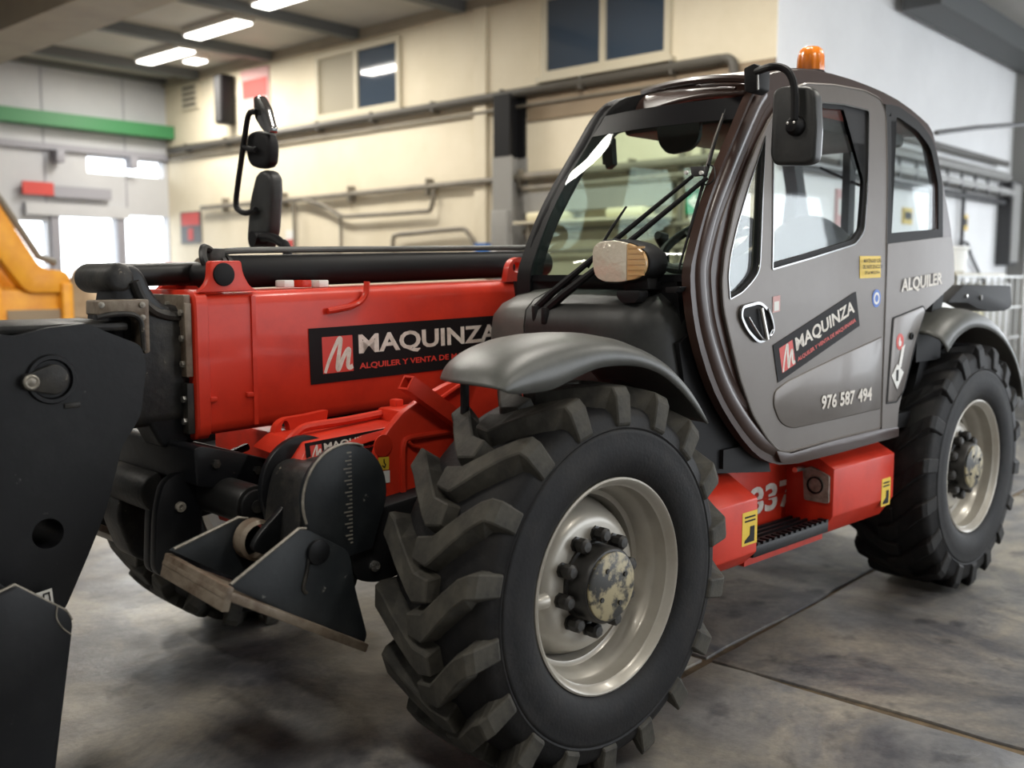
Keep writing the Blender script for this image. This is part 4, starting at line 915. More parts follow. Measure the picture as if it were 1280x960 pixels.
dg = prism('tilt_link', fillet(q, 0.04), 0.20, 0.34, 'steel_dusty', TEL, bevel=0.03, seg=3)
for k, pts in enumerate(([(-0.78, -0.14, 1.00), (-0.70, -0.10, 0.93), (-0.55, -0.05, 0.92)], [(-0.80, 0.0, 1.02), (-0.72, 0.05, 0.92), (-0.5, 0.1, 0.95)], [(-0.66, -0.32, 0.98), (-0.60, -0.34, 0.93), (-0.50, -0.36, 0.92), (-0.45, -0.30, 0.98)])):
    tube('hydraulic_hose', spl3(pts), 0.014, 'hose', TEL, n=8)

# ================================================================ LAMPS, MIRRORS, WIPERS, BEACON
hl_o = fillet([(-0.737, 1.655), (-0.767, 1.679), (-0.846, 1.682), (-0.933, 1.664), (-0.981, 1.633), (-0.995, 1.599), (-0.986, 1.562), (-0.946, 1.538), (-0.869, 1.527), (-0.794, 1.529), (-0.753, 1.546), (-0.738, 1.591)], 0.02)
def scaled(pts, k):
    cx = sum(p[0] for p in pts)/len(pts); cz = sum(p[1] for p in pts)/len(pts)
    return [(cx+(p[0]-cx)*k, cz+(p[1]-cz)*k) for p in pts]
hl = prism('headlamp', hl_o, 0.395, 0.50, 'blk', TEL, axis='x', bevel=0.012, label='headlamp with clear lens and amber indicator on the cowl')
yl = [p[0] for p in hl_o]; ymid = min(yl)+(max(yl)-min(yl))*0.36
def clip(pts, keep):
    out = []
    for i in range(len(pts)):
        a, b = pts[i-1], pts[i]; ka, kb = keep(a[0]), keep(b[0])
        if ka != kb:
            t = (ymid-a[0])/(b[0]-a[0]); out.append((ymid, a[1]+(b[1]-a[1])*t))
        if kb: out.append(b)
    return out
li = scaled(hl_o, 0.93)
prism('clear_lens', clip(li, lambda y: y > ymid+1e-9), 0.382, 0.40, 'lens', hl, axis='x', bevel=0.006)
prism('amber_lens', clip(li, lambda y: y <= ymid+1e-9), 0.382, 0.40, 'lens_amber', hl, axis='x', bevel=0.006)
lc = (0.5*(ymid+max(yl)), sum(p[1] for p in hl_o)/len(hl_o))
zlo = min(p[1] for p in hl_o)
for i in range(6):
    z = zlo+0.028+i*0.018
    box('lens_rib', (0.3795, 0.383), (ymid-0.078, ymid-0.008), (z, z+0.007), 'lens_amber', hl)
br = [(-0.857, 1.554), (-0.957, 1.565), (-0.969, 1.508), (-0.857, 1.501)]
prism('lamp_bracket', br, 0.42, 0.52, 'blk', hl, axis='x', bevel=0.006)
# recess plugs in the cowl
prism('cowl_recess', fillet([(-0.864, 1.505), (-0.968, 1.506), (-0.968, 1.485), (-0.948, 1.463), (-0.889, 1.462), (-0.868, 1.481)], 0.010), 0.372, 0.42, 'blk', TEL, axis='x', bevel=0.004)
prism('cowl_recess', fillet([(-1.028, 1.516), (-1.090, 1.519), (-1.071, 1.498), (-1.032, 1.498)], 0.006), 0.43, 0.47, 'blk', TEL, axis='x', bevel=0.004)

# ---- wiper gear on the windscreen
pv = [(0.653, -1.020, 1.915)][0]
wa = tube('wiper_arm', [(0.360, -0.503, 1.441)]+[(0.368, -0.568, 1.494)]+[(0.409, -0.704, 1.602)]+[(0.635, -0.986, 1.900)], [0.017, 0.015, 0.011, 0.007], 'blk', TEL, n=8, label='black double wiper arm across the windscreen')
tube('second_arm', [(0.354, -0.557, 1.436)]+[(0.364, -0.630, 1.489)]+[(0.408, -0.761, 1.590)]+[(0.641, -1.042, 1.891)], [0.018, 0.017, 0.012, 0.008], 'blk', wa, n=8)
tube('wiper_blade', [(0.855, -0.967, 2.153)]+[(0.784, -0.983, 2.065)]+[(0.673, -1.019, 1.922)]+[(0.562, -1.041, 1.743)]+[(0.487, -1.040, 1.573)], [0.004, 0.006, 0.007, 0.006, 0.004], 'blk', wa, n=6)
tube('blade_spine', [(0.831, -0.973, 2.135)]+[(0.756, -0.989, 2.042)]+[(0.667, -1.016, 1.927)], 0.003, 'shiny', wa, n=6)
bp_ = [(0.656, -0.970, 1.933), (0.668, -1.026, 1.932), (0.645, -1.039, 1.897), (0.634, -0.993, 1.897)]
build('wiper_head', [tuple(p) for p in bp_]+[(p[0]-0.018, p[1], p[2]) for p in bp_], [(0, 1, 2, 3), (7, 6, 5, 4), (0, 1, 5, 4), (1, 2, 6, 5), (2, 3, 7, 6), (3, 0, 4, 7)], 'blk', wa, bevel=0.003)
for p in ([(0.618, -0.971, 1.911)][0], [(0.628, -1.027, 1.907)][0]):
    lathe('pivot_nut', [(0.007, 0.004), (0.007, -0.006), (0.0, -0.007)], p, 'white_clean', wa, n=12, axis='x')
tube('washer_hose', spl3([(0.678, -1.015, 1.942), (0.674, -1.045, 1.928), (0.647, -1.067, 1.889), (0.633, -1.055, 1.868), (0.625, -1.020, 1.867)]), 0.0025, 'blk', wa, n=6)
tube('park_blade', [(0.524, -0.782, 1.800)]+[(0.480, -0.753, 1.724)]+[(0.418, -0.696, 1.583)], [0.004, 0.006, 0.004], 'blk', wa, n=6)
for p in ([(0.360, -0.503, 1.435)][0], [(0.354, -0.557, 1.430)][0]):
    rod('wiper_pivot', (p[0], p[1], p[2]-0.05), (p[0], p[1], p[2]+0.012), 0.022, 'blk', wa, n=16, bevel=0.004)

# ---- near mirror on its tube
mo = fillet([(-1.171, 2.192), (-1.214, 2.202), (-1.314, 2.186), (-1.333, 2.160), (-1.342, 2.049), (-1.338, 1.936), (-1.299, 1.928), (-1.182, 1.937), (-1.166, 1.969)], 0.02)
mir = prism('side_mirror', mo, 0.83, 0.885, 'plastic', TEL, axis='x', bevel=0.014, seg=3, label='black side mirror on a bent tube at the cab pillar')
prism('mirror_glass', scaled(mo, 0.92), 0.884, 0.889, 'chrome', mir, axis='x')
mt_ = [(0.90, -1.045, 2.275)]+[(0.80, y, z) for y, z in [(-1.177, 2.264), (-1.227, 2.254), (-1.258, 2.226), (-1.274, 2.176), (-1.277, 2.076)]]
tube('mirror_tube', spl3(mt_, 5), 0.013, 'blk', mir, n=10)
b0 = (-1.269, 2.059)
lathe('mirror_ball', [(0.0, -0.030), (0.020, -0.026), (0.032, -0.010), (0.034, 0.006), (0.030, 0.030)], (0.82, b0[0], b0[1]), 'blk', mir, n=24, axis='x')
for d in (-0.012, 0.012):
    lathe('ball_screw', [(0.005, 0.0), (0.005, -0.003), (0.0, -0.004)], (0.794, b0[0]+d, b0[1]+0.008), 'shiny', mir, n=10, axis='x')
bk_ = [(-1.034, 2.290), (-1.076, 2.301), (-1.102, 2.286), (-1.101, 2.209), (-1.073, 2.196), (-1.039, 2.209)]
mbk = prism('mirror_bracket', fillet(bk_, 0.008), 0.86, 0.93, 'blk', TEL, axis='x', bevel=0.006)
a, b = (-1.096, 2.261), (-1.098, 2.206)
rod('bracket_bolt', (0.858, a[0], a[1]), (0.858, b[0], b[1]), 0.004, 'shiny', mbk, n=8)

# ---- beacon on the roof
bc = (1.60, -0.88, 2.362)
be = lathe('beacon', [(0.062, 0.0), (0.062, 0.035), (0.055, 0.042)], bc, 'blk', TEL, n=28, axis='z', label='orange flashing beacon on the cab roof')
N = 40; rows = []
for (r, h) in [(0.053, 0.040), (0.055, 0.05), (0.053, 0.10), (0.046, 0.125), (0.034, 0.138), (0.015, 0.142)]:
    rows.append([(bc[0]+r*(1+0.05*math.cos(2*PI*i/N*10))*math.cos(2*PI*i/N), bc[1]+r*(1+0.05*math.cos(2*PI*i/N*10))*math.sin(2*PI*i/N), bc[2]+h) for i in range(N)])
loft('beacon_dome', rows, 'amber', be, close_u=True, caps=True, sharp=60)

# ---- mirrors on the far side of the machine
XF = 0.05
m1 = prism('far_side_mirror', fillet([(0.940, 2.011), (0.865, 2.023), (0.820, 1.995), (0.817, 1.920), (0.845, 1.749), (0.896, 1.666), (1.007, 1.661), (1.039, 1.719), (1.001, 1.896)], 0.03), XF, XF+0.07, 'plastic', TEL, axis='x', bevel=0.02, seg=3, label='tall dark mirror with two smaller mirrors beyond the boom')
prism('upper_mirror', fillet([(1.007, 2.191), (0.924, 2.197), (0.838, 2.174), (0.821, 2.108), (0.838, 2.031), (0.919, 2.027), (1.000, 2.047), (1.025, 2.109)], 0.03), XF, XF+0.06, 'blk', m1, axis='x', bevel=0.02, seg=3)
prism('top_mirror', fillet([(0.930, 2.335), (0.882, 2.342), (0.826, 2.278), (0.785, 2.189), (0.792, 2.166), (0.857, 2.183), (0.921, 2.245)], 0.02), XF-0.01, XF+0.03, 'chrome', m1, axis='x', bevel=0.008)
tube('mirror_frame', spl3([(XF-0.02, y, z) for y, z in [(0.886, 2.266), (0.947, 2.262), (0.986, 2.173), (1.028, 2.055), (1.080, 1.892), (1.053, 1.851), (0.984, 1.837), (0.907, 1.848)]], 4), 0.013, 'blk', m1, n=8)
tube('mirror_stay', spl3([(XF-0.02, y, z) for y, z in [(1.009, 2.130), (0.948, 2.114), (0.894, 2.106)]], 3), 0.012, 'blk', m1, n=8)
ar = [(0.928, 1.702), (0.859, 1.724), (0.767, 1.721), (0.691, 1.696), (0.642, 1.647)]
tube('mirror_arm', spl3([(XF-0.03, y, z) for y, z in ar]+[(XF, ar[-1][0]-0.01, 1.30), (0.2, ar[-1][0]-0.02, 1.22)], 5), 0.020, 'blk', m1, n=10)
lathe('arm_clamp', [(0.034, -0.03), (0.034, 0.03)], (XF-0.03, ar[1][0]+0.02, ar[1][1]-0.005), 'blk', m1, n=16, axis='x')
box('mirror_pedestal', (0.1, 0.85), (ar[-1][0]-0.10, ar[-1][0]+0.06), (1.0, 1.24), 'blk', TEL, bevel=0.02)

# ================================================================ STICKERS AND LETTERING
def strokes(pts2, w0):
    """ribbon along 2-D points with half-width list"""
    L, R = [], []
    for i, p in enumerate(pts2):
        a = Vector(pts2[max(i-1, 0)]); b = Vector(pts2[min(i+1, len(pts2)-1)]); d = (b-a).normalized(); n = Vector((-d.y, d.x))
        w = w0[i] if isinstance(w0, list) else w0
        L.append(Vector(p)+n*w); R.append(Vector(p)-n*w)
    return L, R
LOGO = spl([(0.06, 0.02), (0.22, 0.38), (0.50, 0.86), (0.58, 0.93), (0.60, 0.84), (0.50, 0.35), (0.47, 0.12), (0.52, 0.10), (0.66, 0.38), (0.82, 0.60), (0.88, 0.58), (0.84, 0.35), (0.82, 0.17), (0.88, 0.10), (0.99, 0.15)], 4, closed=False)
def decal(name, parent_tel, P00, xd, yd, W, H, label, lift=0.001, small=False):
    P00, xd, yd = Vector(P00), Vector(xd).normalized(), Vector(yd)
    yd = (yd-xd*yd.dot(xd)).normalized(); n = xd.cross(yd)
    def at(u, v, k): return P00+xd*(u*W)+yd*(v*H)+n*(lift*k)
    bd = build(name, [at(0, 0, 1), at(1, 0, 1), at(1, 1, 1), at(0, 1, 1), at(0, 0, 0), at(1, 0, 0), at(1, 1, 0), at(0, 1, 0)], BOXQ, 'sticker_black', parent_tel, smooth=False, label=label)
    k = H/W
    u0, s = 0.055, 0.66; us = s*k*1.0
    def sq(u, v): return at(u0+u*us, 0.17+v*s, 0)
    build('red_square', [sq(0, 0)+n*lift*1.6, sq(1, 0)+n*lift*1.6, sq(1, 1)+n*lift*1.6, sq(0, 1)+n*lift*1.6], [(0, 1, 2, 3)], 'print_red', bd, smooth=False)
    ws_ = [0.045+0.02*min(1, i/12) for i in range(len(LOGO))]
    L, R = strokes(LOGO, ws_)
    vs = [sq(min(max(p.x, 0), 1), min(max(p.y, 0), 1))+n*lift*2.2 for p in L+R]; m = len(L)
    build('emblem_stroke', vs, [(i, i+1, m+i+1, m+i) for i in range(m-1)], 'white', bd, smooth=False)
    ut = u0+us+0.028
    text('lettering', 'MAQUINZA', at(ut, 0.41, 1.8), xd, yd, 0.42*H, (0.955-ut)*W, 'white', bd, bold=0.028, depth=0.0)
    text('lettering', 'ALQUILER Y VENTA DE MAQUINARIA', at(ut, 0.17, 1.8), xd, yd, 0.13*H, (0.955-ut)*W, 'print_red', bd, bold=0.028, depth=0.0)
    return bd
BOXQ = [(0, 1, 2, 3), (7, 6, 5, 4), (0, 1, 5, 4), (1, 2, 6, 5), (2, 3, 7, 6), (3, 0, 4, 7)]
d0 = (-0.398, 1.184); d1 = (-0.406, 1.376)
decal('boom_sticker', TEL, (d0[0]-0.002, BY0-0.0022, d0[1]), (1, 0, 0.0256), (0, 0, 1), 0.925, d1[1]-d0[1], 'black sticker with red emblem and white lettering on the boom')
a = (1.022, 1.159); b = (1.650, 1.351); c = (0.992, 1.310)
xd = Vector((b[0]-a[0], 0, b[1]-a[1]))
decal('door_sticker', TEL, (a[0]-0.004, -1.1138, a[1]), xd, (c[0]-a[0], 0, c[1]-a[1]), xd.length, 0.148, 'black slanted sticker with white lettering on the door')
a = (-0.687, 1.032); b = (-0.447, 0.977)
decal('frame_sticker', TEL, (-0.675, -0.556, 0.998), (1, 0.02, 0.045), (0.35, 0.1, 1), 0.30, 0.062, 'small black sticker with white lettering on the stabiliser frame')
def flat(name, pts, mt, parent, y, label=None, t=0.0012):
    return build(name, [(x, y, z) for x, z in pts]+[(x, y+t, z) for x, z in pts], BOXQ, mt, parent, smooth=False, label=label)
# phone number and ALQUILER
a = (1.339, 1.027); b = (1.768, 1.029)
for i, s in enumerate(('976', '587', '494')):
    k = i*0.355; text('phone_number', s, (a[0]+(b[0]-a[0])*k, -1.1192, a[1]+(b[1]-a[1])*k), (b[0]-a[0], 0, b[1]-a[1]), (0, 0, 1), 0.058, (b[0]-a[0])*0.29, 'white', TEL, bold=0.03)
a = (2.028, 1.476); b = (2.459, 1.509)
text('hire_lettering', 'ALQUILER', (a[0], -1.1112, a[1]), (b[0]-a[0], 0, b[1]-a[1]), (0, 0, 1), 0.068, b[0]-a[0], 'white', TEL, bold=0.03)
# yellow warning on the door
ys = [(1.644, 1.546), (1.831, 1.550), (1.836, 1.641), (1.649, 1.638)]
def onc(pts, off): return [(x, ycab(z)-off, z) for x, z in pts]
yw = build('warning_sticker', onc(ys, 0.0138)+onc(ys, 0.0122), BOXQ, 'yellow', TEL, smooth=False, label='yellow square warning sticker on the door')
w = ys[1][0]-ys[0][0]; hh = ys[3][1]-ys[0][1]
for i, (s, f) in enumerate((('MANTENGASE FUERA', 0.86), ('DEL RADIO DE ACCION', 0.92), ('DE LA MAQUINA', 0.72))):
    text('lettering', s, (ys[0][0]+w*(1-f)/2, -1.1165+0.0, ys[0][1]+hh*(0.70-0.27*i)), (1, 0, 0.02), (0, 0, 1), hh*0.17, w*f, 'blk', yw, bold=0.02)
# blue ear-protection disc
c = (1.792, 1.462)
bs = lathe('blue_sticker', [(0.038, 0), (0.038, -0.0012), (0.0, -0.0012)], (c[0], -1.112, c[1]), 'blue', TEL, n=32, label='round blue ear protection sticker on the door')
lathe('white_ring', [(0.026, 0), (0.026, -0.0006), (0.016, -0.0006), (0.016, 0)], (c[0], -1.1133, c[1]), 'white_clean', bs, n=28, caps=False)
# small pale label beside the handle
c = [(0.969, 1.420), (1.019, 1.425), (1.018, 1.484), (0.968, 1.479)]
ps = flat('pale_sticker', c, 'sign_pink', TEL, -1.1135, label='small pale sticker beside the door handle')
ci = [(0.977, 1.426), (1.010, 1.429), (1.009, 1.463), (0.976, 1.460)]
flat('sticker_panel', ci, 'white_clean', ps, -1.1146)
# fuel hatch pictograms
c = (2.029, 1.268)
fs_ = lathe('fuel_sticker', [(0.036, 0), (0.036, -0.001), (0.0, -0.001)], (c[0], -1.1142, c[1]), 'print_red', TEL, n=28, label='red round flame sticker with white arrow on the fuel hatch')
fl = spl([(c[0]-0.010, c[1]-0.018), (c[0]-0.016, c[1]), (c[0]-0.004, c[1]+0.022), (c[0]+0.002, c[1]+0.006), (c[0]+0.012, c[1]), (c[0]+0.008, c[1]-0.018)], 3)
prism('flame_mark', fl, -1.1162, -1.1150, 'white_clean', fs_)
st_ = [(2.047, 1.242), (2.078, 1.255), (2.047, 1.156), (2.016, 1.144)]
flat('arrow_stem', st_, 'white_clean', fs_, -1.1168)
dm = [(2.006, 1.170), (2.074, 1.130), (2.016, 1.058), (1.956, 1.120)]
flat('diamond_mark', dm, 'white_clean', fs_, -1.1172)
text('mark', '1', (dm[0][0]-0.008, -1.1175, dm[0][1]-0.075), (1, 0, 0), (0, 0, 1), 0.05, 0.022, 'blk', fs_, bold=0.02)
# fleet number on the step back panel
a = (1.237, 0.573); b = (1.566, 0.581)
text('fleet_number', '837', (a[0]-0.03, -0.8815, a[1]), (1, 0, 0.0), (0, 0, 1), 0.12, b[0]-a[0]+0.03, 'white', TEL, bold=0.03)
nb = b[0]-a[0]+0.02
box('stencil_bridge', (a[0]-0.03, b[0]+0.01), (-0.8835, -0.8815), (a[1]+0.056, a[1]+0.063), 'red', TEL)
# yellow boot stickers
def boot(x0, z0, w_, h_, lb):
    t = flat('step_sticker', [(x0, z0), (x0+w_, z0), (x0+w_, z0+h_), (x0, z0+h_)], 'yellow', TEL, YS-0.0012, label=lb)
    pts = [(x0+w_*u, z0+h_*v) for u, v in ((0.15, 0.08), (0.80, 0.08), (0.80, 0.55), (0.52, 0.55), (0.50, 0.30), (0.18, 0.16))]
    prism('boot_mark', pts, YS-0.0030, YS-0.0014, 'blk', t)
    text('lettering', 'STEP', (x0+w_*0.15, YS-0.0016, z0+h_*0.72), (1, 0, 0), (0, 0, 1), h_*0.12, w_*0.7, 'blk', t, bold=0.01) if False else None
    for i in range(2): box('print_line', (x0+w_*0.15, x0+w_*0.85), (YS-0.0026, YS-0.0014), (z0+h_*(0.70+0.12*i), z0+h_*(0.75+0.12*i)), 'blk', t)
p0 = [(0.821, 0.567), (0.917, 0.569), (0.903, 0.645), (0.817, 0.648)]
boot(p0[0][0], p0[0][1], 0.10, 0.125, 'yellow boot sticker on the front step box')
p0 = [(1.936, 0.536), (2.030, 0.539), (2.031, 0.623), (1.928, 0.627)]
boot(p0[0][0], p0[0][1], 0.085, 0.125, 'yellow boot sticker on the rear step box')
# hook sticker on the upright plate
p0 = [(-0.461, 0.960), (-0.422, 0.957), (-0.421, 0.997), (-0.461, 0.999)]
hk = flat('hook_sticker', p0, 'yellow', TEL, -0.6225, label='small yellow hook sticker on the red plate')
cx = (p0[0][0]+p0[1][0])/2; cz = (p0[0][1]+p0[2][1])/2
tube('hook_mark', [(cx, -0.624, cz+0.014), (cx, -0.624, cz+0.002), (cx+0.006, -0.624, cz-0.005), (cx, -0.624, cz-0.012), (cx-0.007, -0.624, cz-0.006)], 0.0018, 'blk', hk, n=5)
p0 = [(-0.444, 0.917), (-0.419, 0.916), (-0.419, 0.954), (-0.443, 0.955)]
flat('white_panel', p0, 'white_clean', hk, -0.6225)

# ================================================================ THINGS ON AND BEFORE THE WALLS
PW = empty('pipework', (XW-0.1, 5.5, 1.5), room=True, label='brown pipework bent in hoops over the beige wall', cat='pipes')
def wpipe(name, pts, r, mt, label, cat='pipe', group=None, dx=0.08):
    """pipe on the beige wall, points (y, z)"""
    if group: return tube('pipe', [(XW-dx, y, z) for y, z in pts], r, mt, PW, n=10)
    return tube(name, [(XW-dx, y, z) for y, z in pts], r, mt, None, n=10, room=True, label=label, cat=cat)
main = wpipe('wall_pipe', [(13.2, 3.735), (2.44, 3.735)], 0.055, 'pipe_dark', 'thick dark pipe running along the beige wall under the windows')
for i in range(9):
    y = 12.6-i*1.2
    box('pipe_clamp', (XW-0.13, XW), (y-0.02, y+0.02), (3.66, 3.80), 'pipe_dark', main)
tube('pipe_drop', spl3([(XW-0.08, 2.44, 3.735), (XW-0.08, 2.33, 3.72), (XW-0.08, 2.28, 3.6), (XW-0.08, 2.28, 3.1)]), 0.05, 'pipe_dark', main, n=10)
g = 'conduits along the beige wall'
wpipe('conduit', [(13.2, 3.60), (5.7, 3.58), (2.5, 3.58)], 0.018, 'pipe', 'thin conduit strung below the thick dark pipe', group=g, dx=0.05)
rail = wpipe('conduit', [(12.2, 2.72), (9.5, 2.72), (6.2, 2.74), (2.0, 2.76)], 0.04, 'pipe', 'brown pipe at mid height of the beige wall', group=g)
for i in range(6): box('pipe_bracket', (XW-0.12, XW), (11.5-i*1.6, 11.53-i*1.6), (2.62, 2.84), 'pipe', PW)
wpipe('conduit', spl([(9.4, 2.72), (8.9, 2.60), (8.5, 2.44), (8.2, 2.42), (6.9, 2.42), (6.65, 2.45), (6.6, 2.70)], 3, closed=False), 0.03, 'pipe', 'pipe dipping in a loop below the mid height pipe', group=g, dx=0.1)
wpipe('conduit', [(9.62, 2.70), (9.62, 1.2)], 0.03, 'pipe', 'upright pipe dropping from the mid height pipe', group=g, dx=0.09)
wpipe('conduit', spl([(8.55, 2.44), (8.55, 2.0), (8.6, 1.93), (8.9, 1.92), (9.9, 1.92)], 3, closed=False), 0.022, 'pipe', 'thin bent conduit beside the upright pipe', group=g, dx=0.07)
wpipe('conduit', [(11.5, 1.86), (6.0, 1.93)], 0.025, 'pipe', 'low pipe running level behind the boom cylinder', group=g, dx=0.06)
wpipe('conduit', spl([(7.4, 1.5), (7.4, 2.05), (7.3, 2.13), (7.1, 2.14), (6.2, 2.17), (6.0, 2.14), (5.85, 1.95)], 3, closed=False), 0.03, 'pipe', 'hoop shaped pipe on the lower beige wall', group=g, dx=0.1)
# pipes seen through the cab
for k, (z, r, lb) in enumerate(((2.74, 0.05, 'upper level pipe behind the cab windscreen'), (2.60, 0.035, 'second level pipe behind the cab windscreen'), (2.10, 0.03, 'level pipe at shoulder height behind the cab windscreen'), (1.86, 0.03, 'lowest level pipe behind the cab windscreen'))):
    wpipe('conduit', [(5.0, z), (1.95, z+0.02)], r, 'pipe', lb, group=g, dx=0.16)
wpipe('conduit', spl([(2.3, 1.6), (2.3, 2.95), (2.4, 3.05), (2.75, 3.08), (2.85, 3.0), (2.9, 1.75), (3.1, 1.68), (3.3, 1.68)], 3, closed=False), 0.035, 'pipe', 'pipe bent into a tall hoop near the wall corner', group=g, dx=0.1)
wpipe('conduit', [(2.62, 3.4), (2.62, 1.6)], 0.025, 'pipe', 'thin upright conduit near the wall corner', group=g, dx=0.07)
# cable duct and shelf behind the cab
box('cable_duct', (XW-0.16, XW-0.002), (2.95, 5.0), (2.32, 2.55), 'grey', None, room=True, label='grey cable duct on the wall behind the windscreen', cat='duct')
# steel column before the wall, dark at the top
co = empty('steel_column', (XW-0.22, 5.22, 0), room=True, label='steel column before the beige wall, black at the top', cat='column')
boxes('column_lower', [((XW-0.30, XW-0.27), (5.07, 5.37), (0, 2.98)), ((XW-0.03, XW), (5.07, 5.37), (0, 2.98)), ((XW-0.27, XW-0.03), (5.20, 5.24), (0, 2.98))], 'grey', co)
boxes('column_upper', [((XW-0.305, XW-0.265), (5.09, 5.35), (2.98, 3.70)), ((XW-0.04, XW), (5.09, 5.35), (2.98, 3.70)), ((XW-0.27, XW-0.03), (5.20, 5.24), (2.98, 3.70))], 'blk', co)
box('column_box', (XW-0.36, XW-0.30), (5.10, 5.34), (1.7, 2.35), 'grey', co, bevel=0.01)
def wallbox(name, y0, y1, z0, z1, d, mt, label, cat, **k): return box(name, (XW-d, XW), (y0, y1), (z0, z1), mt, None, room=True, label=label, cat=cat, **k)
po = empty('wall_poster', (XW, 10.7, 4.5), room=True, label='red and pale poster high on the beige wall', cat='poster')
box('poster_sheet', (XW-0.02, XW), (10.3, 11.05), (4.2, 4.78), 'sign_pink', po); box('poster_print', (XW-0.024, XW-0.019), (10.34, 11.0), (4.34, 4.62), 'sign_red', po)
sp = empty('wall_speaker', (XW, 11.3, 4.0), room=True, label='tall black loudspeaker box beside the poster', cat='speaker')
box('speaker_body', (XW-0.28, XW-0.03), (11.20, 11.40), (3.98, 4.74), 'blk', sp, bevel=0.02); box('speaker_grille', (XW-0.295, XW-0.28), (11.22, 11.38), (4.02, 4.70), 'dgrey', sp)
box('speaker_hanger', (XW-0.03, XW), (11.22, 11.34), (4.3, 4.42), 'dgrey', sp)
vt = wallbox('wall_vent', 12.3, 12.8, 4.36, 4.80, 0.04, 'winframe', 'small square vent high at the far end of the beige wall', 'vent')
for i in range(4): box('vent_slat', (XW-0.055, XW-0.035), (12.36, 12.74), (4.42+i*0.09, 4.46+i*0.09), 'pipe_dark', vt)
rs = wallbox('safety_sign', 12.35, 13.0, 2.15, 2.68, 0.02, 'dgrey', 'red and black safety sign by the bright doorway', 'sign')
box('sign_print', (XW-0.026, XW-0.018), (12.4, 12.95), (2.45, 2.66), 'sign_red', rs); box('sign_mark', (XW-0.026, XW-0.018), (12.6, 12.76), (2.2, 2.4), 'sign_red', rs)
os_ = wallbox('notice', 9.75, 9.95, 1.98, 2.28, 0.02, 'white_clean', 'small orange and white notice beside the far mirror', 'sign')
box('notice_print', (XW-0.024, XW-0.018), (9.77, 9.93), (2.02, 2.14), 'sign_red', os_)
ex = wallbox('exit_sign', 2.55, 2.85, 2.22, 2.48, 0.03, 'sign_green', 'green emergency exit sign with white arrow behind the windscreen', 'sign')
tube('arrow', [(XW-0.034, 2.60, 2.35), (XW-0.034, 2.76, 2.35)], 0.018, 'white_clean', ex, n=6); prism('arrow_head', [(2.72, 2.27), (2.82, 2.35), (2.72, 2.43)], XW-0.036, XW-0.028, 'white_clean', ex, axis='x')
sh = empty('wall_shelf', (XW-0.2, 4.0, 2.05), room=True, label='pale wall shelf with papers behind the windscreen', cat='shelf')
box('shelf_board', (XW-0.35, XW), (2.9, 5.0), (2.18, 2.21), 'winframe', sh); 
for y in (3.1, 4.8): box('shelf_bracket', (XW-0.30, XW), (y, y+0.03), (2.0, 2.18), 'pipe', sh)
for k, (y, w_, h_, lb) in enumerate(((3.2, 0.5, 0.10, 'long pale roll lying at the corner end of the wall shelf'), (4.3, 0.55, 0.10, 'stack of pale papers at the column end of the wall shelf'))):
    box('paper_roll', (XW-0.30, XW-0.05), (y, y+w_), (2.212, 2.212+h_), 'cream', None, room=True, bevel=0.03, label=lb, cat='paper', group='papers on the wall shelf')
# junction box with blue crate and cup on a ledge by the column
lg = wallbox('wall_ledge', 4.9, 5.75, 1.72, 1.76, 0.42, 'pipe', 'narrow brown ledge on the wall beside the column', 'shelf')
bb = empty('blue_crate', (XW-0.38, 5.45, 1.76), room=True, label='small blue crate on the wall ledge', cat='crate')
box('crate_body', (XW-0.41, XW-0.31), (5.38, 5.56), (1.76, 1.95), 'skyblue', bb, bevel=0.01); box('crate_rim', (XW-0.415, XW-0.305), (5.375, 5.565), (1.95, 1.97), 'skyblue', bb)
lathe('paper_cup', [(0.0, 0.0), (0.03, 0.0), (0.042, 0.14), (0.045, 0.145), (0.038, 0.145), (0.03, 0.01), (0, 0.01)], (XW-0.365, 5.30, 1.76), 'whiteplastic', None, n=20, axis='z', room=True, label='white cup beside the blue crate', cat='cup')

# ---- white wall: pipes, trays, signs
def vpipe(name, pts, r, mt, label, group='pipes and trays on the white wall', dy=0.1):
    return tube('pipe', [(x, YW-dy, z) for x, z in pts], r, mt, PWW, n=8)
PWW = empty('pipework', (10.2, YW-0.1, 2.9), room=True, label='dark and grey pipes running level along the white wall', cat='pipes')
vpipe('white_wall_pipe', [(6.75, 3.22), (13.7, 3.24)], 0.045, 'pipe_dark', 'topmost dark pipe along the white wall', dy=0.12)
vpipe('white_wall_pipe', [(6.75, 3.02), (13.7, 3.04)], 0.07, 'grey', 'thick grey pipe along the white wall', dy=0.14)
vpipe('white_wall_pipe', [(6.75, 2.66), (13.7, 2.68)], 0.04, 'dgrey', 'lower dark pipe along the white wall', dy=0.1)
tr = box('cable_tray', (6.75, 13.7), (YW-0.30, YW-0.012), (2.76, 2.84), 'grey', None, room=True, label='grey cable tray between the pipes on the white wall', cat='cable tray')
for i in range(13): box('tray_bracket', (7.0+i*0.53, 7.03+i*0.53), (YW-0.30, YW-0.27), (2.70, 2.92), 'dgrey', tr)
vpipe('white_wall_pipe', [(12.05, 2.75), (12.05, 0.9)], 0.028, 'dgrey', 'upright pipe on the white wall beside a yellow sign', dy=0.06)
tube('hanging_hose', [(x, YW-0.06, z) for x, z in spl([(12.05, 2.05), (12.3, 2.03), (12.5, 1.85), (13.0, 1.55), (13.4, 1.35)], 4, closed=False)], 0.022, 'hose', PWW, n=8)
tube('roof_cable', [(6.54, YW-1.6, 2.80), (7.6, YW-1.6, 2.96), (9.4, YW-1.6, 3.20), (14.0, YW-1.6, 3.8)], 0.022, 'dgrey', None, n=8, room=True, label='dark cable slung across the hall before the white wall', cat='cable')
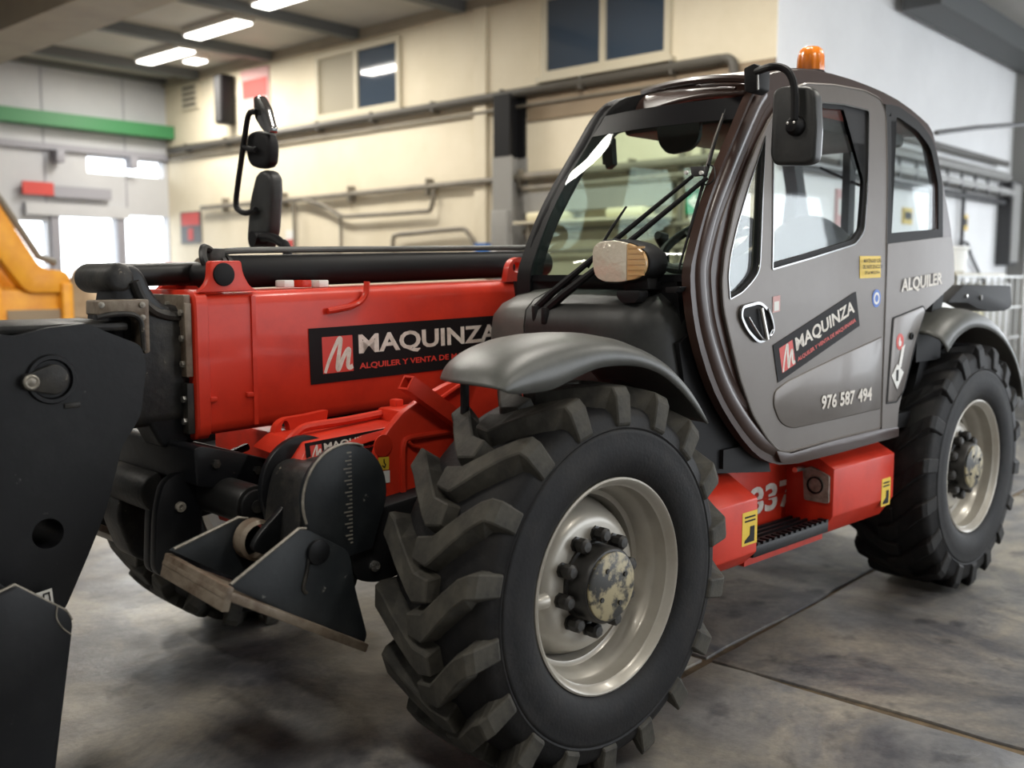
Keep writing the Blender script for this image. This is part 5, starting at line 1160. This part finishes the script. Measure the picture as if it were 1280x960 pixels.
def wsign(x0, x1, z0, z1, mt, label, pr=None):
    s = box('wall_sign', (x0, x1), (YW-0.02, YW), (z0, z1), mt, None, room=True, label=label, cat='sign')
    if pr: box('sign_print', (x0+0.04, x1-0.04), (YW-0.026, YW-0.018), (z0+(z1-z0)*0.3, z1-(z1-z0)*0.25), pr, s)
wsign(12.15, 12.40, 2.22, 2.44, 'yellow', 'yellow sign on the white wall beside the upright pipe', 'blk')
wsign(10.02, 10.32, 2.22, 2.42, 'yellow', 'yellow sign seen through the rear cab window', 'blk')
wsign(8.10, 8.40, 2.12, 2.52, 'sign_pink', 'pale red sign seen through the door window', 'white_clean')
wsign(6.95, 7.15, 2.15, 2.45, 'sign_pink', 'pale red notice near the wall corner', 'white_clean')
cb_ = empty('wall_cabinet', (13.9, YW, 1.6), room=True, label='narrow dark cabinet on the white wall beside the grey column', cat='cabinet')
box('cabinet_body', (13.75, 14.2), (YW-0.2, YW), (1.75, 3.0), 'dgrey', cb_, bevel=0.01); box('cabinet_door', (13.78, 14.17), (YW-0.215, YW-0.2), (1.8, 2.95), 'grey', cb_)

# ---- back wall: signs
sg = empty('door_sign', (4.4, YB, 2.85), room=True, label='long grey sign with red end above the bright doorway', cat='sign')
box('sign_red_end', (4.15, 4.63), (YB-0.14, YB-0.10), (2.86, 3.06), 'sign_red', sg); box('sign_board', (4.63, 5.58), (YB-0.14, YB-0.10), (2.84, 3.02), 'sign_grey', sg)
box('sign_fixing', (4.2, 5.5), (YB-0.10, YB), (2.9, 2.96), 'sign_grey', sg)
for k, x in enumerate((4.72, 5.95)):
    h_ = empty('wall_lantern', (x, YB, 3.4), room=True, label=('small grey wall lamp over the long sign', 'small grey wall lamp over the second doorway')[k], cat='lamp', group='wall lamps above the doorways')
    box('lantern_body', (x-0.07, x+0.07), (YB-0.25, YB-0.05), (3.38, 3.58), 'sign_grey', h_, bevel=0.02); box('lantern_arm', (x-0.02, x+0.02), (YB-0.06, YB), (3.5, 3.54), 'sign_grey', h_)

# ---- yellow loader behind on the left
yl_ = empty('yellow_loader', (2.2, 8.3, 0), room=True, label='yellow orange loader with raised arm before the bright doorway', cat='loader')
arm = prism('loader_arm', fillet([(0.9, 3.1), (1.25, 3.1), (1.80, 2.16), (2.10, 1.66), (2.40, 1.62), (2.42, 1.40), (1.95, 1.40), (1.55, 1.95)], 0.08), 7.9, 8.12, 'yel', yl_, bevel=0.03)
prism('loader_arm', fillet([(0.9, 3.1), (1.25, 3.1), (1.80, 2.16), (2.10, 1.66), (2.40, 1.62), (2.42, 1.40), (1.95, 1.40), (1.55, 1.95)], 0.08), 8.75, 8.97, 'yel', yl_, bevel=0.03)
tube('arm_hose', [(1.30, 8.0, 3.05), (1.85, 8.0, 2.22), (2.12, 8.0, 1.78), (2.3, 8.0, 1.72)], 0.04, 'pipe', yl_, n=8)
box('loader_body', (1.5, 2.42), (7.95, 8.95), (0.75, 1.45), 'yel', yl_, bevel=0.08)
box('loader_recess', (1.75, 2.30), (7.93, 7.96), (1.02, 1.22), 'band', yl_)
box('loader_cab', (0.5, 1.5), (8.0, 8.9), (0.8, 2.3), 'band', yl_, bevel=0.1)
for (x, y) in ((2.36, 7.86), (1.62, 7.86)): box('loader_post', (x-0.06, x+0.06), (y, y+0.12), (0.25, 1.50), 'yel', yl_, bevel=0.02)
for (x, y) in ((0.9, 7.85), (0.9, 8.85), (2.3, 7.85), (2.3, 8.85)):
    w_ = lathe('loader_wheel', [(0.0, 0), (0.22, 0.0), (0.24, 0.02), (0.40, 0.0), (0.42, 0.04), (0.42, 0.22), (0.40, 0.26), (0.0, 0.26)], (x, y, 0.42), 'rubber', yl_, n=28)
# beige tarp bundle
rows = []
for (r, z) in ((0.42, 0.0), (0.40, 0.4), (0.33, 0.9), (0.26, 1.25), (0.20, 1.52), (0.14, 1.66), (0.05, 1.71)):
    rows.append([(3.42+r*(1+0.07*math.sin(5*a+z*3))*math.cos(a), 9.7+r*(1+0.07*math.sin(5*a+z*3))*math.sin(a), z) for a in [2*PI*i/36 for i in range(36)]])
tb = loft('tarp_bundle', rows, 'tarp', None, close_u=True, caps=True, sharp=80, room=True, label='beige tarpaulin wrapped bundle standing behind the boom head', cat='tarpaulin')
tube('tie_rope', [(3.42+0.31*math.cos(2*PI*i/30), 9.7+0.31*math.sin(2*PI*i/30), 1.05) for i in range(31)], 0.012, 'pipe', tb, n=6)

# ---- stores at the right behind the rear wheel
def cage(x0, x1, y0, y1, z0, z1, label):
    c = empty('wire_cage', ((x0+x1)/2, (y0+y1)/2, z0), room=True, label=label, cat='cage')
    L_ = []
    for i in range(11):
        x = x0+(x1-x0)*i/10
        for y in (y0, y1):
            w = box('wire', (x-0.009, x+0.009), (y-0.009, y+0.009), (z0, z1), 'galv', c)
    for i in range(5):
        z = z0+(z1-z0)*i/4
        for y in (y0, y1): box('wire', (x0, x1), (y-0.010, y+0.010), (z-0.009, z+0.009), 'galv', c)
        for x in (x0, x1): box('wire', (x-0.010, x+0.010), (y0, y1), (z-0.009, z+0.009), 'galv', c)
    for x in (x0, x1):
        for y in (y0, y1): box('cage_post', (x-0.025, x+0.025), (y-0.025, y+0.025), (0, z1), 'galv', c)
    box('cage_floor', (x0, x1), (y0, y1), (z0-0.03, z0), 'galv', c)
    return c
cage(8.25, 10.6, 0.60, 1.55, 0.15, 1.57, 'grey wire mesh cage behind the rear wheel')
lathe('white_bucket', [(0.0, 0.0), (0.28, 0.0), (0.30, 0.02), (0.32, 0.24), (0.335, 0.25), (0.335, 0.28), (0.0, 0.29)], (8.62, 0.95, 1.606), 'whiteplastic', None, n=32, axis='z', room=True, label='white bucket standing on the plank over the wire cage', cat='bucket')
box('plank', (8.1, 9.7), (0.55, 1.60), (1.585, 1.605), 'winframe', None, room=True, label='board lying across the top of the wire cage', cat='board')
box('white_crate', (8.4, 9.5), (0.68, 1.45), (0.155, 1.45), 'cream', None, room=True, bevel=0.03, label='cream crate standing inside the wire cage', cat='crate')
wc = empty('white_carton', (7.9, 0.7, 0), room=True, label='white carton stacked beside the wire cage', cat='carton')
box('carton_body', (7.5, 8.18), (0.55, 1.2), (0.0, 1.34), 'whiteplastic', wc, bevel=0.02); box('carton_tape', (7.49, 8.19), (0.84, 0.9), (0.0, 1.345), 'cream', wc)
box('white_sheet', (9.6, 10.5), (0.7, 1.4), (0.155, 1.50), 'whitewall', None, room=True, bevel=0.04, label='pale blue white bale inside the wire cage beside the crate', cat='bale')
bl = lathe('cream_float', [(0.0, -0.36), (0.12, -0.34), (0.26, -0.24), (0.34, -0.10), (0.36, 0.02), (0.33, 0.16), (0.24, 0.28), (0.10, 0.35), (0.0, 0.36)], (10.35, 0.05, 0.965), 'cream', None, n=32, axis='z', room=True, label='round cream coloured float on a dark drum', cat='float')
lathe('float_valve', [(0.05, 0.0), (0.05, 0.05), (0, 0.05)], (10.35, 0.05, 1.315), 'cream', bl, n=12, axis='z')
dr = lathe('dark_drum', [(0.0, 0.0), (0.29, 0.0), (0.30, 0.02), (0.29, 0.2), (0.305, 0.22), (0.29, 0.24), (0.29, 0.58), (0.0, 0.60)], (10.35, 0.05, 0.0), 'dgrey', None, n=28, axis='z', room=True, label='dark drum carrying the cream float', cat='drum')
rdm = empty('red_jack', (11.2, 0.0, 0), room=True, label='red and black trolley jack beside the dark drum', cat='jack')
box('jack_body', (10.95, 11.5), (-0.2, 0.2), (0.10, 0.75), 'sign_red', rdm, bevel=0.05); box('jack_foot', (10.9, 11.6), (-0.25, 0.25), (0.0, 0.12), 'blk', rdm, bevel=0.02); rod('jack_handle', (11.2, 0, 0.7), (11.5, 0.1, 1.35), 0.03, 'sign_red', rdm)
